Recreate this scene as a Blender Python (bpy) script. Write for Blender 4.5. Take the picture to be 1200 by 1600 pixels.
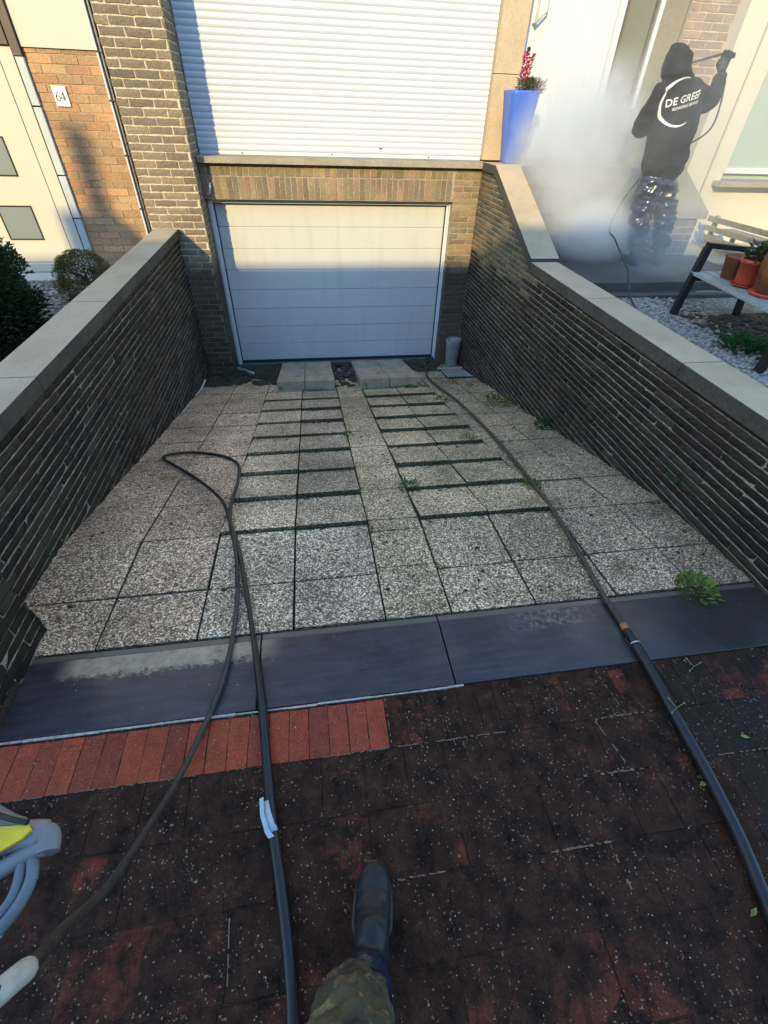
import bpy, bmesh, math, random
from math import sin, cos, tan, pi, radians, sqrt
from mathutils import Vector, Matrix
from mathutils.bvhtree import BVHTree
random.seed(7)
for o in list(bpy.data.objects): bpy.data.objects.remove(o)
scn = bpy.context.scene
COL = scn.collection

# ------------------------------------------------------------------ camera
PITCH, YAW, ROLL, CAMH, FPX = .7279, .1685, .0377, 1.6768, 705.72
fw = Vector((sin(YAW)*cos(PITCH), cos(YAW)*cos(PITCH), -sin(PITCH)))
rt = Vector((cos(YAW), -sin(YAW), 0)); up = rt.cross(fw)
rt2 = cos(ROLL)*rt + sin(ROLL)*up; up2 = -sin(ROLL)*rt + cos(ROLL)*up
cd = bpy.data.cameras.new('camera'); cam = bpy.data.objects.new('camera', cd); COL.objects.link(cam)
M = Matrix((rt2, up2, -fw)).transposed().to_4x4(); M.translation = Vector((0, 0, CAMH)); cam.matrix_world = M
cd.sensor_fit = 'VERTICAL'; cd.sensor_height = 36; cd.lens = FPX*36/1600
cd.clip_start = .02; cd.clip_end = 800; scn.camera = cam
# ------------------------------------------------------------------ light
EL, AZ = radians(22.3), radians(23.7)      # sun from behind the camera, to the left
w = bpy.data.worlds.new('World'); scn.world = w; w.use_nodes = True
nt = w.node_tree; bg = nt.nodes['Background']
sky = nt.nodes.new('ShaderNodeTexSky'); sky.sky_type = 'NISHITA'; sky.sun_disc = False
sky.sun_elevation = EL; sky.sun_rotation = pi + AZ
nt.links.new(sky.outputs[0], bg.inputs[0]); bg.inputs[1].default_value = .15
sky.air_density = 1.5; sky.dust_density = 0.2; sky.ozone_density = 4.4
sd = bpy.data.lights.new('sun', 'SUN'); sun = bpy.data.objects.new('sun', sd); COL.objects.link(sun)
sd.energy = 1.5; sd.angle = radians(.4); sd.color = (1, .78, .36)
tosun = Vector((-sin(AZ)*cos(EL), -cos(AZ)*cos(EL), sin(EL)))
sun.rotation_euler = tosun.to_track_quat('Z', 'Y').to_euler(); sun.location = (-6, -12, 9)
vs = scn.view_settings; vs.view_transform = 'Standard'; vs.look = 'None'; vs.exposure = 1.78; vs.gamma = 1
scn.cycles.volume_bounces = 5; scn.cycles.volume_step_rate = 1.5; scn.cycles.volume_max_steps = 128

# ------------------------------------------------------------------ helpers
def tag(o, label=None, cat=None, group=None, kind=None):
    if label: o['label'] = label
    if cat: o['category'] = cat
    if group: o['group'] = group
    if kind: o['kind'] = kind
    return o
def thing(name, loc, label, cat, group=None):
    o = bpy.data.objects.new(name, None); COL.objects.link(o); o.location = loc
    o.empty_display_size = .1
    return tag(o, label, cat, group)
def jit(a): return random.uniform(-a, a)
class MB:
    def __init__(s): s.v = []; s.f = []; s.c = []; s.m = []; s.s = []
    def face(s, idx, col=(1, 1, 1), mi=0, sm=False):
        s.f.append(idx); s.c.append(col); s.m.append(mi); s.s.append(sm)
    def poly(s, pts, col=(1, 1, 1), mi=0, sm=False):
        n = len(s.v); s.v.extend([tuple(p) for p in pts]); s.face(list(range(n, n+len(pts))), col, mi, sm)
    def box(s, x0, x1, y0, y1, z0, z1, col=(1, 1, 1), mi=0, b=0.0):
        s.xbox(lambda p: p, x0, x1, y0, y1, z0, z1, col, mi, b)
    def xbox(s, F, x0, x1, y0, y1, z0, z1, col=(1, 1, 1), mi=0, b=0.0):
        n = len(s.v)
        if b <= 0:
            for z in (z0, z1):
                for p in ((x0, y0), (x1, y0), (x1, y1), (x0, y1)): s.v.append(tuple(F((p[0], p[1], z))))
            for q in ((3, 2, 1, 0), (4, 5, 6, 7), (0, 1, 5, 4), (1, 2, 6, 5), (2, 3, 7, 6), (3, 0, 4, 7)):
                s.face([n+i for i in q], col, mi)
        else:
            bm = bmesh.new(); bmesh.ops.create_cube(bm, size=1)
            for v in bm.verts: v.co = ((x0+x1)/2+v.co.x*(x1-x0), (y0+y1)/2+v.co.y*(y1-y0), (z0+z1)/2+v.co.z*(z1-z0))
            bmesh.ops.bevel(bm, geom=bm.edges[:], offset=b, segments=2, affect='EDGES', profile=.6)
            bm.verts.index_update()
            for v in bm.verts: s.v.append(tuple(F(tuple(v.co))))
            for f in bm.faces: s.face([n+v.index for v in f.verts], col, mi)
            bm.free()
    def prism(s, pts, d, col=(1, 1, 1), mi=0):
        """closed polygon of 3D points swept by vector d"""
        n = len(s.v); k = len(pts); d = Vector(d)
        s.v.extend([tuple(p) for p in pts]); s.v.extend([tuple(Vector(p)+d) for p in pts])
        s.face([n+i for i in range(k)][::-1], col, mi); s.face([n+k+i for i in range(k)], col, mi)
        for i in range(k): j = (i+1) % k; s.face([n+i, n+j, n+k+j, n+k+i], col, mi)
    def tube(s, pts, r, n=12, col=(1, 1, 1), mi=0, cap=True, flat=1.0):
        pts = [Vector(p) for p in pts]; R = r if isinstance(r, (list, tuple)) else [r]*len(pts)
        base = len(s.v); ref = Vector((0, 0, 1)); prev = None
        for i, p in enumerate(pts):
            t = (pts[min(i+1, len(pts)-1)]-pts[max(i-1, 0)]).normalized()
            if prev is None:
                a = ref if abs(t.z) < .9 else Vector((1, 0, 0)); x = t.cross(a).normalized()
            else: x = (prev - t*prev.dot(t)).normalized()
            prev = x; y = t.cross(x)
            for k in range(n):
                an = 2*pi*k/n; s.v.append(tuple(p + R[i]*(x*cos(an)+y*sin(an)*flat)))
        for i in range(len(pts)-1):
            for k in range(n):
                a = base+i*n+k; b = base+i*n+(k+1) % n
                s.face([a, b, b+n, a+n], col, mi, True)
        if cap:
            s.face([base+k for k in range(n)][::-1], col, mi); e = base+(len(pts)-1)*n
            s.face([e+k for k in range(n)], col, mi)
    def lathe(s, c, prof, n=24, col=(1, 1, 1), mi=0, sx=1, sy=1, sq=0):
        base = len(s.v)
        for (r, z) in prof:
            for k in range(n):
                a = 2*pi*k/n; q = 1.0
                if sq: q = 1/max(abs(cos(a)), abs(sin(a)))*sq + (1-sq)
                s.v.append((c[0]+r*q*cos(a)*sx, c[1]+r*q*sin(a)*sy, c[2]+z))
        for i in range(len(prof)-1):
            for k in range(n):
                a = base+i*n+k; b = base+i*n+(k+1) % n; s.face([a, b, b+n, a+n], col, mi, True)
        s.face([base+k for k in range(n)][::-1], col, mi); e = base+(len(prof)-1)*n
        s.face([e+k for k in range(n)], col, mi)
    def build(s, name, mats, parent=None, origin=(0, 0, 0)):
        if not isinstance(mats, (list, tuple)): mats = [mats]
        org = Vector(parent_world(parent)) if parent else Vector(origin)
        me = bpy.data.meshes.new(name)
        me.from_pydata([tuple(Vector(v)-org) for v in s.v], [], s.f)
        for m in mats: me.materials.append(m)
        at = me.color_attributes.new('Col', 'FLOAT_COLOR', 'CORNER')
        buf = []
        for f, c in zip(s.f, s.c): buf.extend((c[0], c[1], c[2], 1.0)*len(f))
        at.data.foreach_set('color', buf)
        me.polygons.foreach_set('material_index', s.m); me.polygons.foreach_set('use_smooth', s.s)
        me.update(); me.validate()
        o = bpy.data.objects.new(name, me); COL.objects.link(o)
        if parent: o.parent = parent
        else: o.location = org
        return o
def parent_world(p):
    v = Vector((0, 0, 0))
    while p is not None: v += p.location; p = p.parent
    return v
def smooth_path(P, n=6):
    P = [Vector(p) for p in P]; out = []
    for i in range(len(P)-1):
        a = P[max(i-1, 0)]; b = P[i]; c = P[i+1]; d = P[min(i+2, len(P)-1)]
        for k in range(n):
            t = k/n; out.append(.5*((2*b)+(c-a)*t+(2*a-5*b+4*c-d)*t*t+(3*b-a-3*c+d)*t**3))
    out.append(P[-1]); return out

# ------------------------------------------------------------------ materials
class NB:
    def __init__(s, name):
        s.m = bpy.data.materials.new(name); s.m.use_nodes = True; s.t = s.m.node_tree
        s.b = s.t.nodes['Principled BSDF']; s.co = s.n('ShaderNodeTexCoord').outputs['Object']
    def n(s, k, **kw):
        x = s.t.nodes.new(k)
        for a, b in kw.items(): setattr(x, a, b)
        return x
    def L(s, a, b):
        s.t.links.new(a, b)
    def val(s, x, sock):
        if hasattr(x, 'links') or hasattr(x, 'is_output'): s.L(x, sock)
        else: sock.default_value = x if not isinstance(x, tuple) else (*x, 1)[:4] if len(sock.default_value) == 4 else x
    def scale(s, v, sc):
        m = s.n('ShaderNodeVectorMath', operation='MULTIPLY'); s.L(v, m.inputs[0]); m.inputs[1].default_value = sc if isinstance(sc, tuple) else (sc,)*3
        return m.outputs[0]
    def noise(s, sc, det=4, rough=.6, v=None, out='Fac', dist=0):
        x = s.n('ShaderNodeTexNoise'); x.inputs['Scale'].default_value = sc; x.inputs['Detail'].default_value = det
        x.inputs['Roughness'].default_value = rough; x.inputs['Distortion'].default_value = dist; s.L(v or s.co, x.inputs['Vector']); return x.outputs[out]
    def vor(s, sc, out='Distance', feat='F1', v=None, rnd=1):
        x = s.n('ShaderNodeTexVoronoi'); x.feature = feat; x.inputs['Scale'].default_value = sc; x.inputs['Randomness'].default_value = rnd
        s.L(v or s.co, x.inputs['Vector']); return x.outputs[out]
    def ramp(s, f, stops, interp='LINEAR'):
        r = s.n('ShaderNodeValToRGB'); r.color_ramp.interpolation = interp; e = r.color_ramp.elements
        while len(e) < len(stops): e.new(.5)
        for i, (p, c) in enumerate(stops):
            e[i].position = p; e[i].color = (*c, 1) if isinstance(c, tuple) else (c, c, c, 1)
        s.L(f, r.inputs[0]); return r.outputs[0]
    def mix(s, f, a, b, mode='MIX'):
        x = s.n('ShaderNodeMix', data_type='RGBA', blend_type=mode)
        s.val(f, x.inputs[0]); s.val(a, x.inputs[6]); s.val(b, x.inputs[7]); return x.outputs[2]
    def math(s, op, a, b=0.0, c=None, clamp=False):
        x = s.n('ShaderNodeMath', operation=op, use_clamp=clamp); s.val(a, x.inputs[0]); s.val(b, x.inputs[1])
        if c is not None: s.val(c, x.inputs[2])
        return x.outputs[0]
    def sep(s, v=None):
        x = s.n('ShaderNodeSeparateXYZ'); s.L(v or s.co, x.inputs[0]); return x.outputs
    def damp(s, c, top=.12, soft=.5, dark=(.30, .30, .33)):  # cast shade painted in: darkens the colour below a ragged height line
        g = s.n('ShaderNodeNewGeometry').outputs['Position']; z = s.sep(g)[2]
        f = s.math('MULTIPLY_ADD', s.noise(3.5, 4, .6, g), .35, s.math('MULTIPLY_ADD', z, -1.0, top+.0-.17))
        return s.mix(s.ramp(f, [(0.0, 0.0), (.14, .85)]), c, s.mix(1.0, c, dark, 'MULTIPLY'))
    def attr(s):
        x = s.n('ShaderNodeAttribute'); x.attribute_name = 'Col'; return x.outputs['Color']
    def bump(s, h, st=.5, d=.01, prev=None):
        x = s.n('ShaderNodeBump'); x.inputs['Strength'].default_value = st; x.inputs['Distance'].default_value = d
        s.L(h, x.inputs['Height'])
        if prev: s.L(prev, x.inputs['Normal'])
        return x.outputs[0]
    def done(s, col=None, rough=None, norm=None, metal=None, spec=None, **kw):
        I = s.b.inputs
        if col is not None: s.val(col, I['Base Color'])
        if rough is not None: s.val(rough, I['Roughness'])
        if norm is not None: s.L(norm, I['Normal'])
        if metal is not None: I['Metallic'].default_value = metal
        if spec is not None: I['Specular IOR Level'].default_value = spec
        for k, v in kw.items(): s.val(v, I[k])
        return s.m
def simple(name, col, rough=.6, metal=0, nsc=30, amt=.15, bump=.15, bd=.002, big=2.0, bigamt=.12, spec=.5):
    k = NB(name); a = k.noise(nsc, 5); g = k.noise(big, 3)
    c = k.mix(1.0, col, k.ramp(a, [(.3, 1-amt), (.7, 1+amt)]), 'MULTIPLY')
    c = k.mix(1.0, c, k.ramp(g, [(.3, 1-bigamt), (.7, 1+bigamt)]), 'MULTIPLY')
    r = k.math('MULTIPLY_ADD', a, .3, rough-.15)
    return k.done(c, r, k.bump(a, bump, bd), metal, spec)
def brickmat(name, rough=.85, moss=0.0, bump=.7, grime=(.75, 1.2), dirt=None, damp=None):  # damp: height of the painted cast shade
    k = NB(name); c = k.attr(); n1 = k.noise(60, 6, .7); n2 = k.noise(9, 4); n3 = k.noise(1.3, 3)
    c = k.mix(1.0, c, k.ramp(n1, [(.25, .6), (.5, 1.0), (.8, 1.5)]), 'MULTIPLY')
    c = k.mix(1.0, c, k.ramp(n3, [(.3, grime[0]), (.7, grime[1])]), 'MULTIPLY')
    if dirt: c = k.mix(k.ramp(n2, [(.55, 0.0), (.7, .55)]), c, dirt)
    if damp is not None: c = k.damp(c, damp)  # painted cast shade low on the bricks
    if moss: c = k.mix(k.math('MULTIPLY', k.ramp(k.noise(3.2, 5), [(.5, 0.0), (.72, 1.0)]), moss), c, (.035, .05, .022))
    r = k.math('MULTIPLY_ADD', n2, .25, rough-.12)
    return k.done(c, r, k.bump(n1, bump, .004, k.bump(n2, .5, .01)), None, .22)
M_BRK_DARK = brickmat('weathered_dark_brick', .62, .55)
M_BRK = brickmat('brown_brick', .85, .0, damp=.34)  # damp: height of the painted cast shade
M_BRK_LR = brickmat('lintel_brick', .85, .35, damp=.22)  # damp: height of the painted cast shade
M_ORANGE = brickmat('orange_brick', .85, 0, .5)
M_MORT_D = simple('old_mortar', (.30, .245, .185), .9, 0, 45, .5, .8, .006, 1.5, .35)
def mort(name, col, top):
    k = NB(name); a = k.noise(45, 5); c = k.mix(1.0, col, k.ramp(a, [(.3, .7), (.7, 1.3)]), 'MULTIPLY'); c = k.damp(c, top, dark=(.22, .22, .24))  # damp paints cast shade low on the mortar
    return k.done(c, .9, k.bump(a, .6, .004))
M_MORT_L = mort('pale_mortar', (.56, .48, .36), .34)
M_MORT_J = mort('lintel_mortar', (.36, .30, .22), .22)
M_MORT_O = simple('ochre_mortar', (.46, .35, .22), .9, 0, 45, .25, .5, .004)
M_COPE = None
def coping_mat():
    k = NB('concrete_coping'); a = k.noise(70, 6, .7); g = k.noise(2.2, 5); f = k.noise(14, 5)
    c = k.ramp(g, [(.3, (.40, .315, .20)), (.6, (.50, .395, .265)), (.8, (.56, .445, .30))])
    c = k.mix(k.ramp(f, [(.58, 0.0), (.78, .4)]), c, (.27, .22, .14))
    c = k.mix(1.0, c, k.ramp(a, [(.3, .88), (.7, 1.12)]), 'MULTIPLY')
    return k.done(c, .8, k.bump(a, .35, .003))
M_COPE = coping_mat()
M_COPE_SIDE = simple('dark_concrete', (.075, .062, .048), .85, 0, 40, .35, .5, .004, 3, .3)  # darker tone for the coping's upright sides
def aggregate():
    k = NB('exposed_aggregate_concrete')
    wob = k.n('ShaderNodeVectorMath', operation='ADD'); k.L(k.co, wob.inputs[0])
    k.L(k.scale(k.noise(40, 2, .5, None, 'Color'), .006), wob.inputs[1])
    v = wob.outputs[0]
    d = k.vor(135, 'Distance', 'F1', v); cl = k.vor(135, 'Color', 'F1', v)
    sx = k.sep(cl)
    peb = k.ramp(sx[0], [(.0, (.05, .042, .036)), (.16, (.24, .20, .16)), (.30, (.46, .39, .31)), (.52, (.66, .58, .47)), (.74, (.88, .81, .70)), (.9, (1.0, .98, .92))], 'CONSTANT')
    gap = k.ramp(d, [(.42, 0.0), (.66, 1.0)])
    c = k.mix(gap, peb, (.20, .165, .125))
    c = k.mix(1.0, c, k.attr(), 'MULTIPLY')
    big = k.noise(2.1, 5, .6); c = k.mix(1.0, c, k.ramp(big, [(.32, .72), (.68, 1.42)]), 'MULTIPLY')
    sp = k.ramp(k.noise(26, 4, .75), [(.56, 0.0), (.68, .8)]); c = k.mix(k.math('MULTIPLY', sp, k.ramp(k.math('MULTIPLY_ADD', k.sep()[0], .6, .45), [(.0, .25), (.6, 1.0)])), c, (.05, .046, .03))
    # moss grows towards the drain side
    ms = k.math('MULTIPLY', k.ramp(k.noise(5, 6, .7), [(.52, 0.0), (.68, 1.0)]), k.math('MULTIPLY', k.ramp(k.math('MULTIPLY_ADD', k.sep()[0], .5, .35), [(.2, 0.0), (.7, 1.0)]), .5))
    c = k.mix(ms, c, (.075, .08, .03))
    b1 = k.bump(k.math('SUBTRACT', 1.0, d), .55, .004)
    return k.done(c, .82, k.bump(k.noise(7, 3), .3, .006, b1))
M_AGG = aggregate()
def pavers():
    k = NB('mossy_clay_paver'); a = k.attr(); s = k.sep(a)        # R = clean 0..1, G = random, B = grey
    g1 = k.noise(5.5, 5, .62); g2 = k.noise(28, 5, .7); g3 = k.noise(140, 3, .7)
    red = k.mix(s[1], (.52, .10, .048), (.30, .062, .040))
    red = k.mix(k.ramp(g2, [(.3, 0.0), (.75, .6)]), red, (.07, .028, .024))
    org = k.ramp(k.noise(3, 3), [(.5, 0.0), (.62, 1.0)])
    red = k.mix(k.math('MULTIPLY', org, .3), red, (.22, .07, .03))
    dark = k.mix(k.ramp(k.noise(11, 6, .8), [(.36, 0.0), (.64, 1.0)]), (.010, .0065, .0045), (.062, .029, .017))
    gry = k.mix(g2, (.015, .0115, .010), (.038, .028, .023)); dark = k.mix(s[2], dark, gry)
    g0 = k.noise(2.1, 4, .6)
    cl = k.math('ADD', s[0], k.math('MULTIPLY_ADD', g1, 1.9, -.95)); cl = k.math('ADD', cl, k.math('MULTIPLY_ADD', g0, .9, -.42))
    cl = k.math('ADD', cl, k.math('MULTIPLY_ADD', g2, .9, -.45))
    m = k.ramp(cl, [(.22, 0.0), (1.15, .92)])
    c = k.mix(m, dark, red)
    wob = k.n('ShaderNodeVectorMath', operation='ADD'); k.L(k.co, wob.inputs[0]); k.L(k.scale(k.noise(90, 3, .6, None, 'Color'), .010), wob.inputs[1]); k.vv = wob.outputs[0]
    # lichen specks
    dv = k.vor(170, 'Distance', 'F1', k.vv); cc = k.sep(k.vor(170, 'Color', 'F1', k.vv))
    dens = k.math('MULTIPLY_ADD', k.ramp(k.noise(4.5, 4, .7), [(.42, 0.0), (.72, 1.0)]), .55, .03)
    on = k.math('LESS_THAN', cc[0], dens); near = k.math('LESS_THAN', dv, k.math('MULTIPLY_ADD', k.math('POWER', cc[1], 2.5), .42, .12))
    sp = k.math('MULTIPLY', on, near)
    c = k.mix(sp, c, k.mix(cc[2], (.26, .21, .165), (.19, .14, .075)))
    c = k.mix(1.0, c, k.ramp(g3, [(.3, .7), (.7, 1.35)]), 'MULTIPLY')
    return k.done(c, k.math('MULTIPLY_ADD', g2, .3, .55), k.bump(g2, .6, .004, k.bump(g3, .5, .002)), None, .12)
M_PAVE = pavers()
def bluestone():
    k = NB('wet_bluestone'); p = k.sep(); g = k.noise(5, 5); h = k.noise(45, 6, .75)
    c = k.mix(g, (.030, .0265, .031), (.058, .052, .060))
    st = k.noise(9, 6, .7, k.scale(k.co, (.5, 4, 1))); c = k.mix(1.0, c, k.ramp(st, [(.3, .62), (.7, 1.5)]), 'MULTIPLY')
    c = k.mix(k.ramp(k.noise(3.3, 5, .65), [(.52, 0.0), (.75, .45)]), c, (.11, .09, .07))
    c = k.mix(k.ramp(k.noise(70, 3, .8), [(.64, 0.0), (.74, .5)]), c, (.16, .13, .09))
    br = k.ramp(k.math('MULTIPLY_ADD', p[0], .5, -.35), [(.15, 0.0), (.32, 1.0)])
    c = k.mix(k.math('MULTIPLY', br, .85), c, (.045, .038, .036))
    ed = k.ramp(p[1], [(.955, 0.0), (1.0, 1.0)])
    # strip left dry along the upper edge and a ragged sandy film below it
    e1 = k.ramp(k.math('MULTIPLY_ADD', k.noise(10, 4), .06, p[1]), [(0.0, 0.0), (1.0, 1.0)])
    y2 = k.math('SUBTRACT', k.math('MULTIPLY_ADD', h, .035, p[1]), 1.025)
    y2 = k.math('MULTIPLY', y2, 30.0)
    b1 = k.ramp(y2, [(.25, 0.0), (.5, 1.0)]); b2 = k.ramp(k.math('MULTIPLY', k.math('SUBTRACT', 1.117, p[1]), 60.0), [(.05, 0.0), (.4, 1.0)])
    film = k.math('MULTIPLY', k.ramp(k.math('MULTIPLY_ADD', k.noise(30, 5, .8), 1.6, k.math('MULTIPLY_ADD', y2, .35, -.75)), [(.15, 0.0), (.4, 1.0)]), b2)
    xw = k.ramp(k.math('MULTIPLY', k.math('ADD', p[0], 1.15), 1.0), [(.05, 0.0), (.14, 1.0), (.78, 1.0), (.93, .0)])
    xr = k.math('MULTIPLY', k.ramp(k.math('ABSOLUTE', k.math('SUBTRACT', p[0], .95)), [(.05, .55), (.25, .0)]), k.ramp(h, [(.45, 0.0), (.6, 1.0)]))
    film = k.math('MULTIPLY', film, k.math('MAXIMUM', xw, xr))
    c = k.mix(k.math('MULTIPLY', film, k.ramp(k.noise(16, 6, .8), [(.3, .35), (.6, 1.0)])), c, (.42, .34, .235))
    dry = k.ramp(k.math('MULTIPLY', k.math('SUBTRACT', p[1], 1.113), 40.0), [(.0, 0.0), (.25, 1.0)])
    c = k.mix(k.math('MULTIPLY', dry, .75), c, (.16, .132, .10))
    sc = k.vor(60, 'Distance'); fl = k.math('LESS_THAN', sc, .09); c = k.mix(k.math('MULTIPLY', fl, .5), c, (.2, .17, .12))
    r = k.ramp(k.noise(4, 3), [(.35, .16), (.62, .48)])
    return k.done(c, r, k.bump(h, .35, .0015, k.bump(g, .3, .004)))
M_BLUE = bluestone()
M_GRAVEL = None
def gravelmat(name, a, b, sc=75):
    k = NB(name); d = k.vor(sc); cl = k.sep(k.vor(sc, 'Color'))[0]
    c = k.mix(cl, a, b); c = k.mix(k.ramp(d, [(.4, 0.0), (.7, .85)]), c, (.03, .028, .024))
    c = k.mix(k.ramp(k.noise(2.5, 4), [(.45, 0.0), (.62, .8)]), c, (.09, .08, .06))
    return k.done(c, .85, k.bump(k.math('SUBTRACT', 1.0, d), .9, .01))
M_GRAVEL = gravelmat('white_gravel', (.16, .145, .12), (.50, .45, .37))
M_STONE = NB('pebble'); M_STONE = M_STONE.done(M_STONE.attr(), .7)
M_PAINT_W = simple('white_painted_metal', (.60, .63, .64), .42, 0, 60, .03, .05, .001, 1.5, .05)
M_SHUT = simple('white_shutter_pvc', (.55, .59, .66), .4, 0, 60, .02, .05, .001, 1.2, .03)
def garagemat():
    k = NB('garage_door_paint'); g = k.noise(1.2, 4); p = k.sep()
    c = k.ramp(g, [(.3, (.525, .53, .515)), (.7, (.565, .57, .555))])
    cc = k.sep(k.vor(14, 'Color')); d = k.vor(14, 'Distance')
    low = k.ramp(k.math('MULTIPLY_ADD', p[2], -1.0, .35), [(.0, 0.0), (.45, .35)])
    spot = k.math('MULTIPLY', k.math('LESS_THAN', cc[0], low), k.math('LESS_THAN', d, k.math('MULTIPLY', cc[1], .16)))
    c = k.mix(spot, c, (.05, .04, .03))
    st = k.ramp(k.noise(1.0, 5, .6, k.scale(k.co, (9, 1, 1.2))), [(.5, 1.0), (.75, .90)]); c = k.mix(1.0, c, st, 'MULTIPLY')
    return k.done(c, .45, k.bump(k.noise(220, 2), .12, .001))
M_GAR = garagemat()
M_BLACK = simple('black_rubber', (.012, .012, .014), .5, 0, 80, .3, .3, .001)
M_HOSE = simple('black_hose_rubber', (.016, .017, .020), .38, 0, 120, .35, .3, .001)
M_HOSE_B = simple('muddy_hose_rubber', (.055, .048, .036), .6, 0, 60, .5, .3, .001)
M_HOSE_M = simple('grey_green_hose', (.045, .042, .036), .5, 0, 60, .5, .3, .001)
M_TAPE = simple('pale_blue_tape', (.42, .55, .62), .55, 0, 40, .12, .3, .001)
M_COPPER = simple('orange_coupling', (.42, .16, .07), .4, 0)
M_SILLC = simple('stone_sill', (.32, .28, .21), .8, 0, 60, .2, .3, .002, 3, .2)
M_JAMB = simple('ochre_stone', (.50, .38, .25), .8, 0, 50, .12, .3, .002, 3, .12)
M_CREAM = simple('cream_render', (.62, .565, .45), .8, 0, 90, .05, .3, .001, 1.2, .05)
M_CREAM2 = simple('cream_door_paint', (.60, .54, .42), .45, 0, 90, .03, .05, .001, 1.2, .04)
M_STRIP = simple('blue_grey_aluminium', (.46, .50, .50), .45, .1, 30, .05, .1, .001)
M_GROOVE = simple('dark_joint', (.03, .025, .02), .8)
M_BROWN = simple('brown_panel', (.12, .085, .06), .6)
def glass(name, col, rough=.08):
    k = NB(name); return k.done(k.mix(k.noise(1.2, 2), col, tuple(c*.8 for c in col)), rough, None, 0, .8)
M_FROST = glass('frosted_pane', (.24, .27, .26), .35)
M_GREENGL = glass('curtained_glass', (.42, .50, .45), .15)
M_DARKGL = glass('dark_glass', (.05, .06, .07), .06)
M_OLIVE = glass('olive_side_glass', (.20, .19, .13), .3)
M_BLUEPOT = simple('blue_glazed_ceramic', (.06, .15, .58), .4, 0, 30, .04, .1, .001, 3, .06)
M_TERRA = simple('terracotta', (.30, .095, .045), .75, 0, 40, .15, .3, .001)
M_REDPL = simple('orange_red_plastic', (.55, .085, .04), .45, 0, 40, .06, .1, .001)
M_AMBER = simple('amber_glazed_jar', (.22, .07, .022), .3, 0, 8, .5, .2, .002, 4, .4)
M_SOIL = simple('dark_soil', (.035, .032, .020), .95, 0, 60, .4, .8, .006)
M_JACKET = simple('black_jersey', (.018, .018, .021), .85, 0, 60, .2, .4, .004, 4, .2)
M_TROUS = simple('wet_navy_overtrousers', (.016, .020, .042), .2, 0, 12, .3, .4, .015, 4, .2, .7)
M_BOOT = simple('dark_rubber_boot', (.010, .014, .020), .5, 0, 60, .3, .3, .002)
M_SOLE = simple('brown_sole_edge', (.10, .065, .04), .7)
M_SKIN = simple('skin', (.45, .27, .19), .5, 0, 60, .05, .1, .001)
M_WHITEPR = simple('white_print', (.80, .80, .80), .6, 0, 40, .1, .1, .001)
M_INK = simple('black_ink', (.02, .02, .02), .5)
M_PLATE = simple('enamel_plate', (.82, .81, .78), .35, 0, 40, .03, .05, .001)
M_GREYPL = simple('grey_plastic', (.20, .21, .22), .45, 0, 40, .1, .15, .001)
M_YELLOW = simple('yellow_plastic', (.75, .56, .02), .45)
M_BLUEPL = simple('blue_grey_plastic', (.13, .17, .20), .5)
M_CAST = simple('anthracite_metal', (.022, .024, .028), .5, .3, 60, .2, .2, .001)
M_SLAT = simple('grey_painted_slat', (.34, .36, .33), .7, 0, 40, .25, .4, .002)
M_OLDWOOD = simple('weathered_wood', (.30, .28, .24), .85, 0, 30, .3, .5, .003)
M_JUG = simple('cloudy_grey_plastic', (.26, .27, .26), .5, 0, 25, .2, .1, .001, 5, .3)
M_PVC = simple('dirty_white_pvc', (.50, .49, .45), .5, 0, 30, .3, .2, .001)
M_ASPH = simple('asphalt', (.05, .05, .052), .9, 0, 120, .4, .7, .004)
M_KERB = simple('concrete_kerb', (.28, .27, .25), .85, 0, 60, .2, .4, .003)
M_ROOF = simple('clay_roof_tiles', (.14, .06, .04), .85, 0, 8, .3, .6, .02)
M_GROUND = simple('packed_earth', (.05, .042, .033), .95, 0, 40, .4, .7, .006)
M_BARK = simple('bark', (.09, .065, .045), .9, 0, 40, .4, .8, .006)
def leafmat(name, rough=.5, trans=.25):
    k = NB(name); c = k.attr(); k.done(c, .75, None, 0, .15)
    tr = k.n('ShaderNodeBsdfTranslucent'); k.L(c, tr.inputs[0]); mx = k.n('ShaderNodeMixShader'); mx.inputs[0].default_value = trans
    out = k.t.nodes['Material Output']; k.L(k.b.outputs[0], mx.inputs[1]); k.L(tr.outputs[0], mx.inputs[2]); k.L(mx.outputs[0], out.inputs[0]); return k.m
M_LEAF = leafmat('leaf')
M_BAG = simple('blue_white_bag', (.35, .45, .70), .35, 0, 18, .6, 1, .01, 12, .5)

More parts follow.
